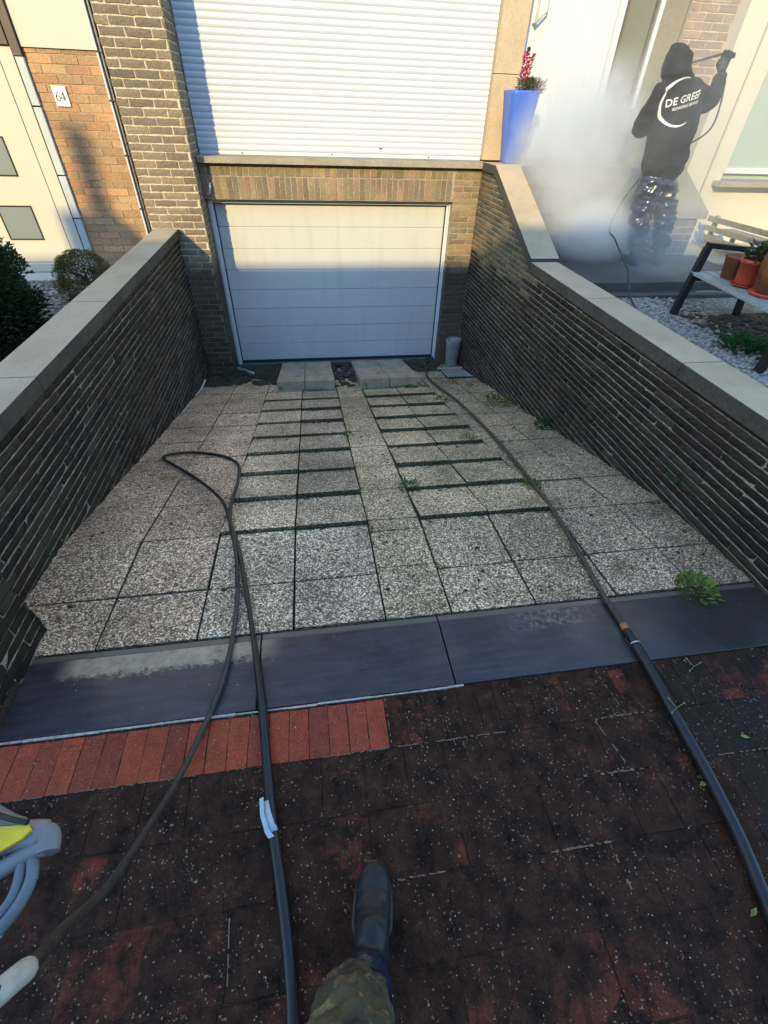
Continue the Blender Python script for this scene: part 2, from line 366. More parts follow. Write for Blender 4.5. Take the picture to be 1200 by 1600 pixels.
# ------------------------------------------------------------------ brick builder
def bricks(mb, O, U, V, N, W, H, bl=.205, bh=.052, mt=.011, colf=None, mi=0, rough=.004, prot=.009, nu=5, nv=2, off=.5, keep=None, stack=False, ir=.0025, u0=0.0, vj=1.0, ro=0.0):
    O = Vector(O); U = Vector(U); V = Vector(V); N = Vector(N)
    rows = int(H/(bh+mt))+1
    for r in range(rows):
        v0 = r*(bh+mt)+mt/2; v1 = min(v0+bh, H)
        if v1-v0 < bh*.3: continue
        a = -(bl+mt)*(off if (r % 2 and not stack) else 0) + (0 if stack else jit(.01)) + u0
        while a < W:
            b = a+bl+(0 if stack else jit(.004)); x0 = max(a+mt/2, 0); x1 = min(b+mt/2, W); a = b+mt*vj
            if x1-x0 < .025: continue
            if keep:
                q = keep((x0+x1)/2, v0, v1)
                if q is None: continue
                vv0, vv1 = q
            else: vv0, vv1 = v0, v1
            col = colf((x0+x1)/2, v0); h = jit(rough)*.8
            n = len(mb.v); tl1, tl2 = jit(rough*.6), jit(rough*.6)
            for j in range(nv+1):
                for i in range(nu+1):
                    fu, fv = i/nu, j/nv; e = (i in (0, nu)) or (j in (0, nv))
                    p = O+U*(x0+(x1-x0)*fu+(jit(ir) if e else 0))+V*(vv0+(vv1-vv0)*fv+(jit(ir) if e else 0))
                    d = h+tl1*(fu-.5)+tl2*(fv-.5)+jit(rough*.45)-(ir*.8 if e else random.uniform(-ro, 0))
                    mb.v.append(tuple(p+N*d))
            K = nu+1
            for j in range(nv):
                for i in range(nu):
                    q = n+j*K+i; mb.face([q, q+1, q+K+1, q+K], col, mi)
            ring = [i for i in range(K)]+[j*K+nu for j in range(1, nv+1)]+[nv*K+i for i in range(nu-1, -1, -1)]+[j*K for j in range(nv-1, 0, -1)]
            m = len(mb.v)
            for i in ring: mb.v.append(tuple(Vector(mb.v[n+i])-N*(prot+.004+rough)))
            for i in range(len(ring)):
                j = (i+1) % len(ring); mb.face([n+ring[j], n+ring[i], m+i, m+j], col, mi)
def pick(pal, j=.15):
    def f(u, v):
        c = random.choice(pal); k = 1+jit(j); return tuple(x*k for x in c)
    return f
P_DARK = pick([(.024, .018, .014), (.017, .0135, .0115), (.032, .023, .017), (.042, .031, .023), (.018, .017, .014), (.031, .019, .016), (.052, .040, .029)])
P_BROWN = pick([(.22, .175, .12), (.24, .19, .13), (.195, .158, .112), (.255, .205, .138), (.21, .172, .125)], .1)
P_LINT = pick([(.26, .20, .12), (.30, .235, .14), (.22, .17, .11), (.30, .20, .13), (.21, .18, .12)], .1)
P_OR = pick([(.42, .26, .14), (.46, .29, .155), (.38, .24, .13), (.48, .27, .14), (.44, .24, .13)])

# ------------------------------------------------------------------ ground, ramp, paving
S1, SL, Q0, Q1, Q2, AX = .2885, .402, .0979, .2385, .2273, .2221
YR = 1.1484; LA = (S1+SL); LB = 5*SL; LC = 2.62
def ramp(s):
    y, z = YR, 0.0
    for L, an in ((LA, Q0), (LB, Q1), (LC-.0, Q2), (99, .05)):
        t = min(L, s); y += t*cos(an); z -= t*sin(an); s -= t
        if s <= 1e-9: break
    return y, z
mb = MB()   # the ground: one sheet with the ramp's cutting left open
XL, XR, YE = -1.38, 2.04, 6.45
G = 300
for x0, x1, y0, y1 in ((-G, G, -G, .80), (-G, XL-.1, .80, G), (XR+.1, G, .80, G), (XL-.1, XR+.1, YE, G)):
    mb.poly([(x0, y0, -.006), (x1, y0, -.006), (x1, y1, -.006), (x0, y1, -.006)], (.0, .5, 0))
mb.build('ground', M_GROUND)['kind'] = 'structure'
mb = MB()
YB = [.80]
def pcol(u, v):
    x = u-4.0; c = random.uniform(-.24, .14); g = 0.0
    if x > 1.27: g = random.uniform(.6, 1); c -= .2
    if random.random() < .10 and x < 1.2: c += .12
    return (c, random.random(), g)
def pcol2(u, v):                     # the kerb-side soldier course: cleaned up to the middle of the drive
    x = u-4.0
    if x < .16: return (random.uniform(.95, 1.3), random.random(), 0)
    return (random.uniform(-.05, .22), random.random(), .0 if x < 1.2 else .6)
bricks(mb, (-4, .618, 0), (1, 0, 0), (0, 1, 0), (0, 0, 1), 9, .182, .0675, .176, .003, pcol2, 0, .0012, .004, 2, 3, 0, None, True, .0012)
for r in range(16):
    L = random.choice([.138, .20, .138, .138])
    bricks(mb, (-4, .618-.182*(r+1), 0), (1, 0, 0), (0, 1, 0), (0, 0, 1), 9, .182, L, .1755, .0045, pcol, 0, .0022, .004, 3, 3, 0, None, True, .002, -random.uniform(0, .13))
mb.box(-4, 5, -2.31, .8135, -.05, -.003, (-.3, .5, 0))
mb.build('pavement', M_PAVE)['kind'] = 'structure'
mb = MB(); mb.box(-40, 40, -2.47, -2.31, -.3, .0, b=.01); mb.build('kerb', M_KERB)['kind'] = 'structure'
mb = MB(); mb.poly([(-60, -9, -.002), (60, -9, -.002), (60, -2.47, -.002), (-60, -2.47, -.002)]); mb.build('road', M_ASPH)['kind'] = 'structure'
mb = MB(); mb.box(-60, 60, -12, -9, -.2, .10, b=.01); mb.build('far_pavement', M_KERB)['kind'] = 'structure'

# bluestone threshold at the top of the ramp
mb = MB()
for x0, x1 in ((-1.45, -.315), (-.309, .447), (.453, 1.235), (1.241, 2.12)):
    dz = jit(.001); mb.box(x0, x1, .815, 1.112, -.12, .003+dz, b=.004)
    mb.xbox(lambda p, x0=x0: p, x0, x1, 1.1125, 1.143, -.12, -.004+dz, b=.003)
mb.build('bluestone_threshold', M_BLUE)['kind'] = 'structure'
mb = MB(); seg = -1.45
while seg < .46:
    L = random.uniform(.07, .2); mb.box(seg, min(seg+L, .48), .8045+jit(.0015), .8118+jit(.0015), -.01, .0025+jit(.0012), b=.001); seg += L+.001
mb.build('mortar_joint', simple('white_mortar', (.44, .40, .34), .8, 0, 60, .4, .5, .002))['kind'] = 'structure'

# exposed-aggregate slabs of the ramp
cols = [(-1.6, -1.2), (-1.2, -.8), (-.8, -.4), (-.4, 0), (0, .3), (.3, .7), (.7, 1.1), (1.1, 1.5), (1.5, 1.835)]
tints = [(1.06, .93, .84), (1.08, .95, .86), (1.12, 1.06, .98), (.90, .87, .83), (1.0, .95, .82), (.95, .92, .82), (.90, .88, .78), (.84, .82, .75), (.82, .80, .75)]
mb = MB()
LIPS = (2, 3, 5, 6)
for ci, (x0, x1) in enumerate(cols):
    X0, X1 = AX+x0, AX+x1
    if ci == 0: X0 = -1.385
    offs = -.22 if ci == 4 else 0
    s = 0.0; edges = [0.0]
    s = S1+offs if ci != 4 else .33
    while s < 5.15: edges.append(s); s += SL
    edges.append(5.2)
    if ci == 4: edges = [0, .33, .62, .735] + [.735+SL*k for k in range(1, 11)] + [5.2]
    for ri in range(len(edges)-1):
        a, b = edges[ri], edges[ri+1]
        lip = .024 if (ci in LIPS and ri >= 2 and a < 3.8) else 0
        if ci in LIPS and ri >= 2 and a >= 3.8: lip = 0
        h0 = .004+jit(.0035)+lip*random.uniform(.75, 1.2); h1 = .004+jit(.0035)-(.004 if lip else 0); tw = jit(.004)
        g = .0035+random.uniform(0, .0015); gb = .013 if lip else g
        def F(p, a=a, b=b, h0=h0, h1=h1, X0=X0, X1=X1, tw=tw):
            t = (p[1]-a)/(b-a); y, z = ramp(p[1]); return (p[0], y, z+p[2]+h0*(1-t)+h1*t+tw*(p[0]-X0)/(X1-X0))
        tn = tints[ci]; tn = (tn[0]*1.13, tn[1]*1.0, tn[2]*.84); k = 1+jit(.13); tn = tuple(t*k for t in tn)
        # split long slabs at the profile's bends by using two halves
        n0 = len(mb.f); mb.xbox(F, X0+g+jit(.001), X1-g+jit(.001), a+gb*.5, b-g, -.05, 0, tn, 0, .004)
        for fi in range(n0, len(mb.f)):      # upright slab edges, darker than the tops
            vs_ = [Vector(mb.v[q]) for q in mb.f[fi]]; nn = (vs_[1]-vs_[0]).cross(vs_[2]-vs_[0])
            if nn.length and abs(nn.normalized().z) < .45: mb.c[fi] = (.40, .38, .30) if ci == 2 else ((.22, .20, .14) if lip else (.38, .36, .28))
# sub-base seen in the joints
for a, b in [(i*.2, i*.2+.2) for i in range(28)]:
    y0, z0 = ramp(a); y1, z1 = ramp(b)
    mb.poly([(-1.5, y0, z0-.018), (2.15, y0, z0-.018), (2.15, y1, z1-.018), (-1.5, y1, z1-.018)], (1, 1, 1), 1)
mb.build('ramp_paving', [M_AGG, simple('mossy_joint_fill', (.028, .030, .018), .95, 0, 60, .4, .8, .005)])['kind'] = 'structure'

# raised wedge slabs in front of the garage door
def wedge(x0, x1, label):
    t = thing('threshold_wedge', ((x0+x1)/2, 5.0, -.84), label, 'ramp wedge', 'raised slab wedges before the garage door')
    xm = (x0+x1)/2+jit(.02); m = MB()
    for a, b in ((x0, xm-.004), (xm+.004, x1)):
        for (ya, za, yb, zb) in ((4.985, -.70, 5.36, -.80), (5.37, -.803, 6.28, -1.03)):
            m.prism([(a, ya, za-.14), (a, ya, za), (a, yb, zb), (a, yb, zb-.14)], (b-a, 0, 0), (.80*(1+jit(.05)), .79, .76))
    m.build('slab', M_AGG2, t)
k = NB('smooth_concrete_slab'); g = k.noise(6, 5); h = k.noise(120, 3)
c = k.mix(1.0, k.ramp(g, [(.3, (.26, .21, .15)), (.7, (.44, .37, .27))]), k.ramp(h, [(.3, .8), (.7, 1.2)]), 'MULTIPLY')
c = k.mix(k.ramp(k.noise(9, 5, .7), [(.55, 0.0), (.7, .7)]), c, (.055, .058, .035))
M_AGG2 = k.done(c, .85, k.bump(h, .4, .002))
wedge(-.46, .205, 'raised pair of slabs on the left before the blue-shaded garage door')
wedge(.50, 1.23, 'raised pair of slabs right of the dark gap, nearer the drain grate')
mb = MB(); mb.box(-1.07, 1.79, 6.26, 6.45, -1.2, -1.035, b=.006)
mb.build('door_threshold', simple('dark_sill', (.09, .09, .09), .8))['kind'] = 'structure'
# drain grate
t = thing('drain_grate', (1.9, 5.5, -.93), 'small galvanised drain grate set in the slabs at the foot of the right wall', 'drain grate')
m = MB()
ya, za = 5.32, -.885
def gz(y): return -.882-(y-5.32)*.2
m.prism([(1.66, 5.30, gz(5.3)), (2.0, 5.30, gz(5.3)), (2.0, 5.62, gz(5.62)), (1.66, 5.62, gz(5.62))], (0, 0, .006)); m.build('grate_frame', M_GROOVE, t)
for i in range(9):
    m = MB(); x = 1.675+i*.037
    m.prism([(x, 5.31, gz(5.31)+.007), (x+.016, 5.31, gz(5.31)+.007), (x+.016, 5.61, gz(5.61)+.007), (x, 5.61, gz(5.61)+.007)], (0, 0, .008)); m.build('bar', M_STRIP, t)

# pale sand left in a few paver joints
mb = MB()
def sandline(x0, y0, x1, y1, w_):
    n = max(3, int(Vector((x1-x0, y1-y0)).length/.012)); px_ = None
    for i in range(n):
        t0, t1 = i/n, (i+1)/n
        if random.random() < .22: continue
        a = Vector((x0+(x1-x0)*t0, y0+(y1-y0)*t0+jit(.0015))); b = Vector((x0+(x1-x0)*t1, y0+(y1-y0)*t1+jit(.0015))); d = (b-a).normalized(); q = Vector((-d.y, d.x))*w_*random.uniform(.25, .6); zz = random.uniform(-.0012, .0016)
        mb.poly([(a.x-q.x, a.y-q.y, zz), (b.x-q.x, b.y-q.y, zz), (b.x+q.x, b.y+q.y, zz), (a.x+q.x, a.y+q.y, zz)])
for L in ((-.1, .618, .62, .618, .004), (.166, .80, .166, .62, .003), (.42, .618, .44, .45, .003), (.92, .618, 1.17, .618, .006), (.93, .61, .97, .45, .005), (1.03, .80, 1.06, .62, .004), (.80, .44, 1.02, .436, .006), (.60, .255, .80, .254, .006), (.79, .25, .80, .10, .005), (.10, .254, .28, .254, .004), (-1.2, .618, -.5, .618, .004), (-.35, .25, -.34, .09, .004), (1.3, .44, 1.6, .436, .004)): sandline(*L)
mb.build('joint_sand', simple('joint_sand', (.19, .13, .09), .9, 0, 60, .4, .4, .002))['kind'] = 'structure'
# gardens behind the walls
mb = MB(); mb.box(-14, -1.56, 1.0, 6.05, -.2, .22); mb.build('garden_left', M_GRAVEL)['kind'] = 'structure'
mb = MB(); mb.box(2.24, 14, 1.0, 6.7, -.2, .42); mb.build('garden_right', M_GRAVEL)['kind'] = 'structure'
mb = MB(); mb.box(3.9, 9, 5.3, 6.42, .40, .435, b=.004)
mb.build('terrace', simple('pale_terrace_stone', (.5, .45, .34), .8))['kind'] = 'structure'

# ------------------------------------------------------------------ retaining walls
def coping(parent, F, segs, x0, x1, z0, z1):
    for a, b in segs:
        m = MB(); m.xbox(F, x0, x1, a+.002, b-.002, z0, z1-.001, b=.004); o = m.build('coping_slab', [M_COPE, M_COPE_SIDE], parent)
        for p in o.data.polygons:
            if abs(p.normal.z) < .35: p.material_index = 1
t = thing('retaining_wall', (-1.49, 3.5, -1.0), 'dark brick retaining wall with pale flat concrete coping on the left of the ramp', 'wall')
m = MB()
m.box(-1.59, -1.3835, 1.0, 5.935, -1.25, .575, (1, 1, 1), 1)
bricks(m, (-1.38, 1.27, -1.205), (0, 1, 0), (0, 0, 1), (1, 0, 0), 4.66, 1.775, .235, .0405, .0085, P_DARK, 0, .0028, .003, 8, 3, vj=.25, ir=.0018, ro=.008)
m.build('brick_face', [M_BRK_DARK, M_MORT_D], t)
m = MB(); m.box(-1.60, -1.2055, .785, 1.2715, -.1, .62, (1, 1, 1), 1)
bricks(m, (-1.20, .79, 0), (0, 1, 0), (0, 0, 1), (1, 0, 0), .478, .60, .235, .0405, .0085, P_DARK, 0, .004, .008)
bricks(m, (-1.20, 1.275, 0), (-1, 0, 0), (0, 0, 1), (0, 1, 0), .18, .60, .235, .0405, .0085, P_DARK, 0, .004, .006)
bricks(m, (-1.60, .782, 0), (1, 0, 0), (0, 0, 1), (0, -1, 0), .40, .60, .235, .0405, .0085, P_DARK, 0, .004, .008)
m.build('pier', [M_BRK_DARK, M_MORT_D], t)
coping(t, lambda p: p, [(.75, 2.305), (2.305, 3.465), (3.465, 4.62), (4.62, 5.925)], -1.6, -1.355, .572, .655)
o = thing('garden_wall', (-4, .9, 0), 'low dark brick garden wall along the pavement left of the drive', 'wall')
m = MB(); m.box(-9, -1.604, .86, 1.05, -.1, .55, (1, 1, 1), 1)
bricks(m, (-9, .852, 0), (1, 0, 0), (0, 0, 1), (0, -1, 0), 7.39, .54, .235, .0405, .0085, P_DARK, 0, .004, .008, 3, 1); m.build('brick_face', [M_BRK_DARK, M_MORT_D], o)
m = MB(); m.box(-9, -1.604, .82, 1.09, .55, .61, b=.004); m.build('coping_slab', M_COPE, o)

t = thing('retaining_wall', (2.15, 3.5, -1.0), 'dark brick retaining wall with stepped sloping coping on the right of the ramp', 'wall')
m = MB()
def topz(y): return .59 if y < 4.42 else min(.59+(y-4.42)*.445, 1.20)
prof = [(2.0435, 1.0, -1.25), (2.0435, 6.195, -1.25), (2.0435, 6.195, 1.19), (2.0435, 5.76, 1.19), (2.0435, 4.42, .59), (2.0435, 1.0, .59)]
m.prism(prof, (.20, 0, 0), (1, 1, 1), 1)
def keepR(u, v0, v1):
    y = 6.195-u; z0, z1 = -1.205+v0, -1.205+v1; tz = topz(y)
    if z1 > tz+.02: 
        if z0 > tz-.02: return None
        return (v0, tz+1.205)
    return (v0, v1)
def colR(u, v):
    z = v-1.205
    if z > .35+jit(.15) and u < 1.9: return pick([(.16, .125, .075), (.12, .10, .065), (.19, .14, .08), (.10, .10, .07)])(u, v)
    return P_DARK(u, v)
bricks(m, (2.04, 6.195, -1.205), (0, -1, 0), (0, 0, 1), (-1, 0, 0), 5.2, 2.4, .235, .0405, .0085, colR, 0, .0028, .003, nu=8, nv=3, keep=keepR, vj=.25, ir=.0018, ro=.008)
m.build('brick_face', [M_BRK_DARK, M_MORT_D], t)
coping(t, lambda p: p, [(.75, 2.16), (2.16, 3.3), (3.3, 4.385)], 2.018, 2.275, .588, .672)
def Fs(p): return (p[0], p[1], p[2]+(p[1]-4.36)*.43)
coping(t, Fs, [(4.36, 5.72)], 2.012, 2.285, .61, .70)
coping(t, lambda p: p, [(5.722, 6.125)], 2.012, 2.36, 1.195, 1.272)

# ------------------------------------------------------------------ the house
H = thing('brick_house', (1.0, 6.5, -1.05), 'brown brick house with a cream garage door below a closed white roller shutter', 'house')
m = MB()   # pillar left of the garage
m.box(-1.635, -1.078, 5.938, 6.9, -1.3, 9, (1, 1, 1), 1)
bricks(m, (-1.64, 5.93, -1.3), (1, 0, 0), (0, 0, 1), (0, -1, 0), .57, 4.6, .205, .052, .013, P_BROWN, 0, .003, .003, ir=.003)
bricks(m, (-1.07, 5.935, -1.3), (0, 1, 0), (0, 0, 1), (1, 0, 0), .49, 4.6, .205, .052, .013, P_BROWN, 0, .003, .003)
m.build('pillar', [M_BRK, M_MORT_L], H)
m = MB()   # lintel of upright bricks and the brickwork right of the door
m.box(-1.07, 2.04, 6.208, 6.36, .885, 1.205, (1, 1, 1), 1)
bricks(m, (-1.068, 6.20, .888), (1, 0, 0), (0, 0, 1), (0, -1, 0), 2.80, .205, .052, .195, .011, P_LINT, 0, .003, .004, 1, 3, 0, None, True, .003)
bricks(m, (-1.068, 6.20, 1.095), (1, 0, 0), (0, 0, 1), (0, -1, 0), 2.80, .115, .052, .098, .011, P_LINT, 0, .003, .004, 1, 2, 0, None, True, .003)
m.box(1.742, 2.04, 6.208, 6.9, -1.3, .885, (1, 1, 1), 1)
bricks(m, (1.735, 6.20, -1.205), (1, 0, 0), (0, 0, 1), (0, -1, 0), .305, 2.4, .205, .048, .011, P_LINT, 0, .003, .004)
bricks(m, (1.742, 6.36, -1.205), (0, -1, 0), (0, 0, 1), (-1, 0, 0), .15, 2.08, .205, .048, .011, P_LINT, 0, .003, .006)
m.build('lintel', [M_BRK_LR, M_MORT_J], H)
m = MB()   # plain masonry core and the upper storeys
m.box(-1.07, 4.74, 7.0, 9.5, -1.3, 9)
m.box(-1.07, 4.74, 6.5, 7.0, 3.6, 9)
m.box(2.07, 2.36, 6.5, 7.0, -.5, 3.6); m.box(3.47, 4.74, 6.62, 7.0, -.5, 3.6)
m.build('wall', M_CREAM, H)
m = MB()
m.box(-1.07, 4.74, 6.46, 6.5, 3.6, 9, (1, 1, 1), 1)
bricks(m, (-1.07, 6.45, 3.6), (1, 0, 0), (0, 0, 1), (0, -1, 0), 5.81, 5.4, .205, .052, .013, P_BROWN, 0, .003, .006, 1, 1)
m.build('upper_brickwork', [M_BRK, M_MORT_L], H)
m = MB(); m.box(-1.3, 5.0, 6.1, 9.6, 9, 9.2); m.build('roof', M_ROOF, H)
# garage frame and door
f = MB()
f.box(-1.068, -1.012, 6.29, 6.40, -1.035, .884, b=.006); f.box(1.722, 1.782-.044, 6.29, 6.40, -1.035, .884, b=.006)
f.box(-1.012, 1.722, 6.30, 6.40, .838, .884, b=.006)
f.box(-1.046, -1.036, 6.275, 6.289, -1.035, .87); f.box(1.700, 1.7215, 6.33, 6.40, -1.03, .84, b=.002)
f.build('garage_frame', M_PAINT_W, H)
g = MB(); g.box(-1.012, -1.004, 6.34, 6.40, -1.03, .838); g.box(1.692, 1.6995, 6.34, 6.40, -1.03, .838); g.box(-1.004, 1.692, 6.34, 6.40, .829, .8375); g.box(-1.012, 1.7, 6.335, 6.40, -1.034, -1.012)
g.build('seal', M_BLACK, H)
D = MB(); z = -1.012; ph = (.829+1.012)/8
prf = []
for i in range(8):
    D.box(-1.003, 1.691, 6.362, 6.40, z+i*ph+.003, z+(i+1)*ph-.003, b=.004)
D.box(-1.002, 1.690, 6.372, 6.41, -1.012, .828)
D.build('garage_door', M_GAR, H)
m = MB(); m.box(-1.07, 2.06, 6.42, 6.6, -1.3, 1.2); m.build('garage_backing', M_GROOVE, H)
# hook on the pillar's reveal
m = MB(); m.tube(smooth_path([(-1.03, 6.19, .93), (-1.0, 6.16, .95), (-.985, 6.15, 1.0), (-.985, 6.18, 1.03)]), .012, 8); m.build('hook', M_PAINT_W, H)
# sill
m = MB(); m.box(-1.066, 2.085, 6.13, 6.43, 1.207, 1.262, b=.006); m.build('window_sill', M_SILLC, H)
# roller shutter
m = MB(); n = 46; p = .0505; base = 1.30; ys = 6.42
m.box(-1.066, 2.064, ys-.012, ys+.02, 1.263, base-.002, b=.004)
for i in range(n):
    z0 = base+i*p; pts = [(ys-.005, z0), (ys-.0085, z0+.005), (ys-.0115, z0+p*.35), (ys-.012, z0+p*.6), (ys-.0095, z0+p*.88), (ys-.005, z0+p*.95), (ys-.005, z0+p)]
    k = len(m.v)
    for (y, zz) in pts: m.v.append((-1.066, y, zz)); m.v.append((2.064, y, zz))
    for j in range(len(pts)-1): m.face([k+2*j, k+2*j+1, k+2*j+3, k+2*j+2], (1, 1, 1), 0, j not in (4, 5))
o = m.build('roller_shutter', M_SHUT, H)
m = MB(); m.box(.88, .915, ys-.02, ys-.0125, 1.345, 1.352, b=.001); m.build('shutter_slot', M_GROOVE, H)
for x, z in ((-.62, 1.28), (.35, 1.285), (1.45, 1.28)):
    m = MB(); m.lathe((x, 0, 0), [(.004, 0), (.007, .003), (.004, .008)], 8); 
    m.v = [(v[0], ys-.013-v[2], z+v[1]) for v in m.v]; m.build('shutter_stop', M_GROOVE, H)
m = MB(); m.box(-1.07, 2.07, 6.30, 6.5, 3.62-.004, 3.66); m.build('shutter_box', M_SHUT, H)
# ochre stone jamb
m = MB()
for z0, z1 in ((1.274, 1.985), (1.99, 2.8), (2.805, 3.6)): m.box(2.068, 2.355, 6.33, 6.60, z0, z1, b=.003)
m.build('stone_jamb', M_JAMB, H)
# front door
m = MB(); m.box(2.36, 3.47, 6.60, 6.66, 1.285, 3.6)
m.build('front_door', M_PAINT_W, H); fd = bpy.data.objects['front_door']
m = MB(); m.box(2.362, 2.42, 6.57, 6.599, 1.29, 3.6, b=.003); m.box(3.40, 3.466, 6.55, 6.599, 1.29, 3.6, b=.003); m.box(3.20, 3.215, 6.59, 6.5995, 1.30, 3.6)
for x in (2.62, 2.83, 3.04): m.box(x, x+.006, 6.5945, 6.5995, 1.32, 3.55)
m.build('door_frame', M_PAINT_W, fd)
m = MB(); m.tube([(2.50, 6.60, 2.38), (2.50, 6.53, 2.38), (2.50, 6.53, 2.40), (2.50, 6.53, 2.62), (2.50, 6.60, 2.62)], .010, 8)
m.tube([(2.50, 6.53, 2.38), (2.60, 6.53, 2.47), (2.60, 6.53, 2.62)], .010, 8); m.build('door_handle', M_STRIP, fd)
m = MB(); m.tube([(2.50, 6.60, 2.2), (2.50, 6.585, 2.2)], .018, 12); m.build('lock', M_CAST, fd)
m = MB(); m.box(2.29, 3.9, 5.86, 6.62, -.2, 1.272, b=.004); m.build('landing', M_SILLC, H)
m = MB(); m.box(3.49, 3.80, 6.58, 6.60, 1.29, 3.6); m.build('side_window', M_OLIVE, H)
sw = bpy.data.objects['side_window']
m = MB()
m.box(3.472, 3.492, 6.54, 6.60, 1.28, 3.6, b=.002); m.box(3.795, 3.815, 6.54, 6.60, 1.28, 3.6, b=.002); m.box(3.493, 3.794, 6.55, 6.60, 1.70, 1.76, b=.002); m.build('window_frame', M_BROWN, sw)
m = MB(); m.box(3.83, 3.875, 6.53, 6.60, 1.76, 3.6, b=.003); m.build('white_trim', M_PAINT_W, H)
m = MB(); m.box(3.88, 4.16, 6.56, 6.62, .3, 3.6, b=.003); m.box(4.165, 4.19, 6.55, 6.62, .3, 3.6, b=.003); m.build('brown_panel', simple('taupe_render', (.23, .19, .13), .85), H)
m = MB(); m.box(4.195, 4.74, 6.578, 6.62, .3, 3.6, (1, 1, 1), 1)
bricks(m, (4.195, 6.57, .3), (1, 0, 0), (0, 0, 1), (0, -1, 0), .55, 3.3, .205, .056, .012, pick([(.33, .22, .15), (.29, .20, .14), (.36, .25, .17)]), 0, .003, .006, 3, 1)
m.build('pink_brickwork', [M_BRK, M_MORT_L], H)
# front steps (a wide low step, then the flight beside the ramp wall)
St = thing('front_steps', (2.9, 5.0, .42), 'grey stone front steps half hidden in steam below the white front door', 'steps')
M_STEP = simple('grey_stone_step', (.075, .07, .065), .7, 0, 60, .25, .4, .002, 2, .25)
m = MB(); m.box(2.287, 4.35, 4.20, 5.22, .40, .535, b=.008); m.build('wide_step', M_STEP, St)
for i in range(4):
    m = MB(); m.box(2.29, 3.60, 5.22+i*.16-.155*(3-i)*0, 5.86, .53+i*.185, .53+(i+1)*.185, b=.006); m.build('step', M_STEP, St)
m = MB(); m.box(2.287, 4.2, 4.08, 4.192, .40, .455, b=.006); m.build('kerb_stone', M_STEP, St)
# cheek wall
t = thing('cheek_wall', (4.1, 5.5, .42), 'low brick cheek wall with sloping stone cap behind the person in black', 'wall')
m = MB(); m.prism([(3.94, 5.25, .42), (3.94, 6.54, .42), (3.94, 6.54, 1.2), (3.94, 5.85, 1.16), (3.94, 5.25, .87)], (.30, 0, 0), (1, 1, 1), 1)
bricks(m, (3.94, 5.243, .42), (1, 0, 0), (0, 0, 1), (0, -1, 0), .30, .45, .205, .052, .012, P_BROWN, 0, .003, .006, 3, 1)
bricks(m, (3.933, 6.54, .42), (0, -1, 0), (0, 0, 1), (-1, 0, 0), 1.29, .45, .205, .052, .012, P_BROWN, 0, .003, .006, 3, 1)
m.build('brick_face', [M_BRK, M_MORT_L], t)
m = MB(); m.xbox(lambda p: (p[0], p[1], p[2]+(p[1]-5.2)*.52), 3.88, 4.30, 5.20, 5.87, .885, .95, b=.006); m.build('cap', M_SILLC, t)

# left neighbour
N = thing('neighbour_house', (-3.2, 6.2, .2), 'cream neighbouring house with orange brick strip and square-paned cream door', 'house')
YN = 5.98
m = MB(); m.box(-9, -1.705, YN+.02, 9, -.3, 9); m.build('wall', M_CREAM, N)
m = MB(); m.box(-2.31, -1.705, YN+.008, YN+.0195, .1, 1.99, (1, 1, 1), 1)
bricks(m, (-2.31, YN, .1), (1, 0, 0), (0, 0, 1), (0, -1, 0), .605, 1.89, .20, .056, .008, P_OR, 0, .0018, .006, 3, 1, ir=.0015)
m.build('brick_panel', [M_ORANGE, M_MORT_O], N)
m = MB(); m.box(-2.31, -1.705, YN-.015, YN+.0195, 1.992, 9); m.build('render_band', M_CREAM, N)
for z0, z1 in ((.23, .73), (.742, 1.09), (1.102, 1.60), (1.612, 1.93)):
    m = MB(); m.box(-2.385, -2.318, YN-.03, YN+.019, z0, z1, b=.003); m.build('door_trim', M_STRIP, N)
m = MB(); m.box(-2.399, -2.387, YN-.02, YN+.019, .23, 3); m.build('joint', M_GROOVE, N)
m = MB(); m.box(-2.385, -2.318, YN-.045, YN+.019, 1.935, 3); m.box(-3.6, -2.40, YN-.04, YN+.019, 2.0, 3.0); m.build('brown_panel', M_BROWN, N)
m = MB(); m.box(-2.52, -2.40, YN-.012, YN+.019, .225, 1.999, b=.003); m.build('door_frame', M_CREAM2, N)
m = MB(); m.box(-2.526, -2.5205, YN-.008, YN+.019, .225, 1.999); m.build('joint', M_GROOVE, N)
m = MB(); m.box(-3.60, -2.527, YN-.010, YN+.019, .33, 1.999, b=.002); nd = m.build('front_door', M_CREAM2, N)
for zc in (.69, 1.235, 1.78):
    x0, x1, z0, z1 = -3.07, -2.765, zc-.14, zc+.14
    m = MB(); m.box(x0-.012, x1+.012, YN-.017, YN-.0105, z0-.012, z0); m.box(x0-.012, x1+.012, YN-.017, YN-.0105, z1, z1+.012); m.box(x0-.012, x0, YN-.017, YN-.0105, z0, z1); m.box(x1, x1+.012, YN-.017, YN-.0105, z0, z1)
    fr = m.build('pane_frame', M_CAST, nd)
    m = MB(); m.box(x0, x1, YN-.013, YN-.0105, z0, z1); m.build('pane', M_FROST, fr)
m = MB(); m.box(-3.6, -2.4, YN-.05, YN+.019, .24, .325, b=.003); m.build('door_bottom_rail', M_CREAM2, N)
m = MB(); m.box(-3.6, -2.35, YN-.35, YN-.0105, .10, .235, b=.006); m.build('doorstep', simple('pale_stone', (.45, .43, .38), .8), N)
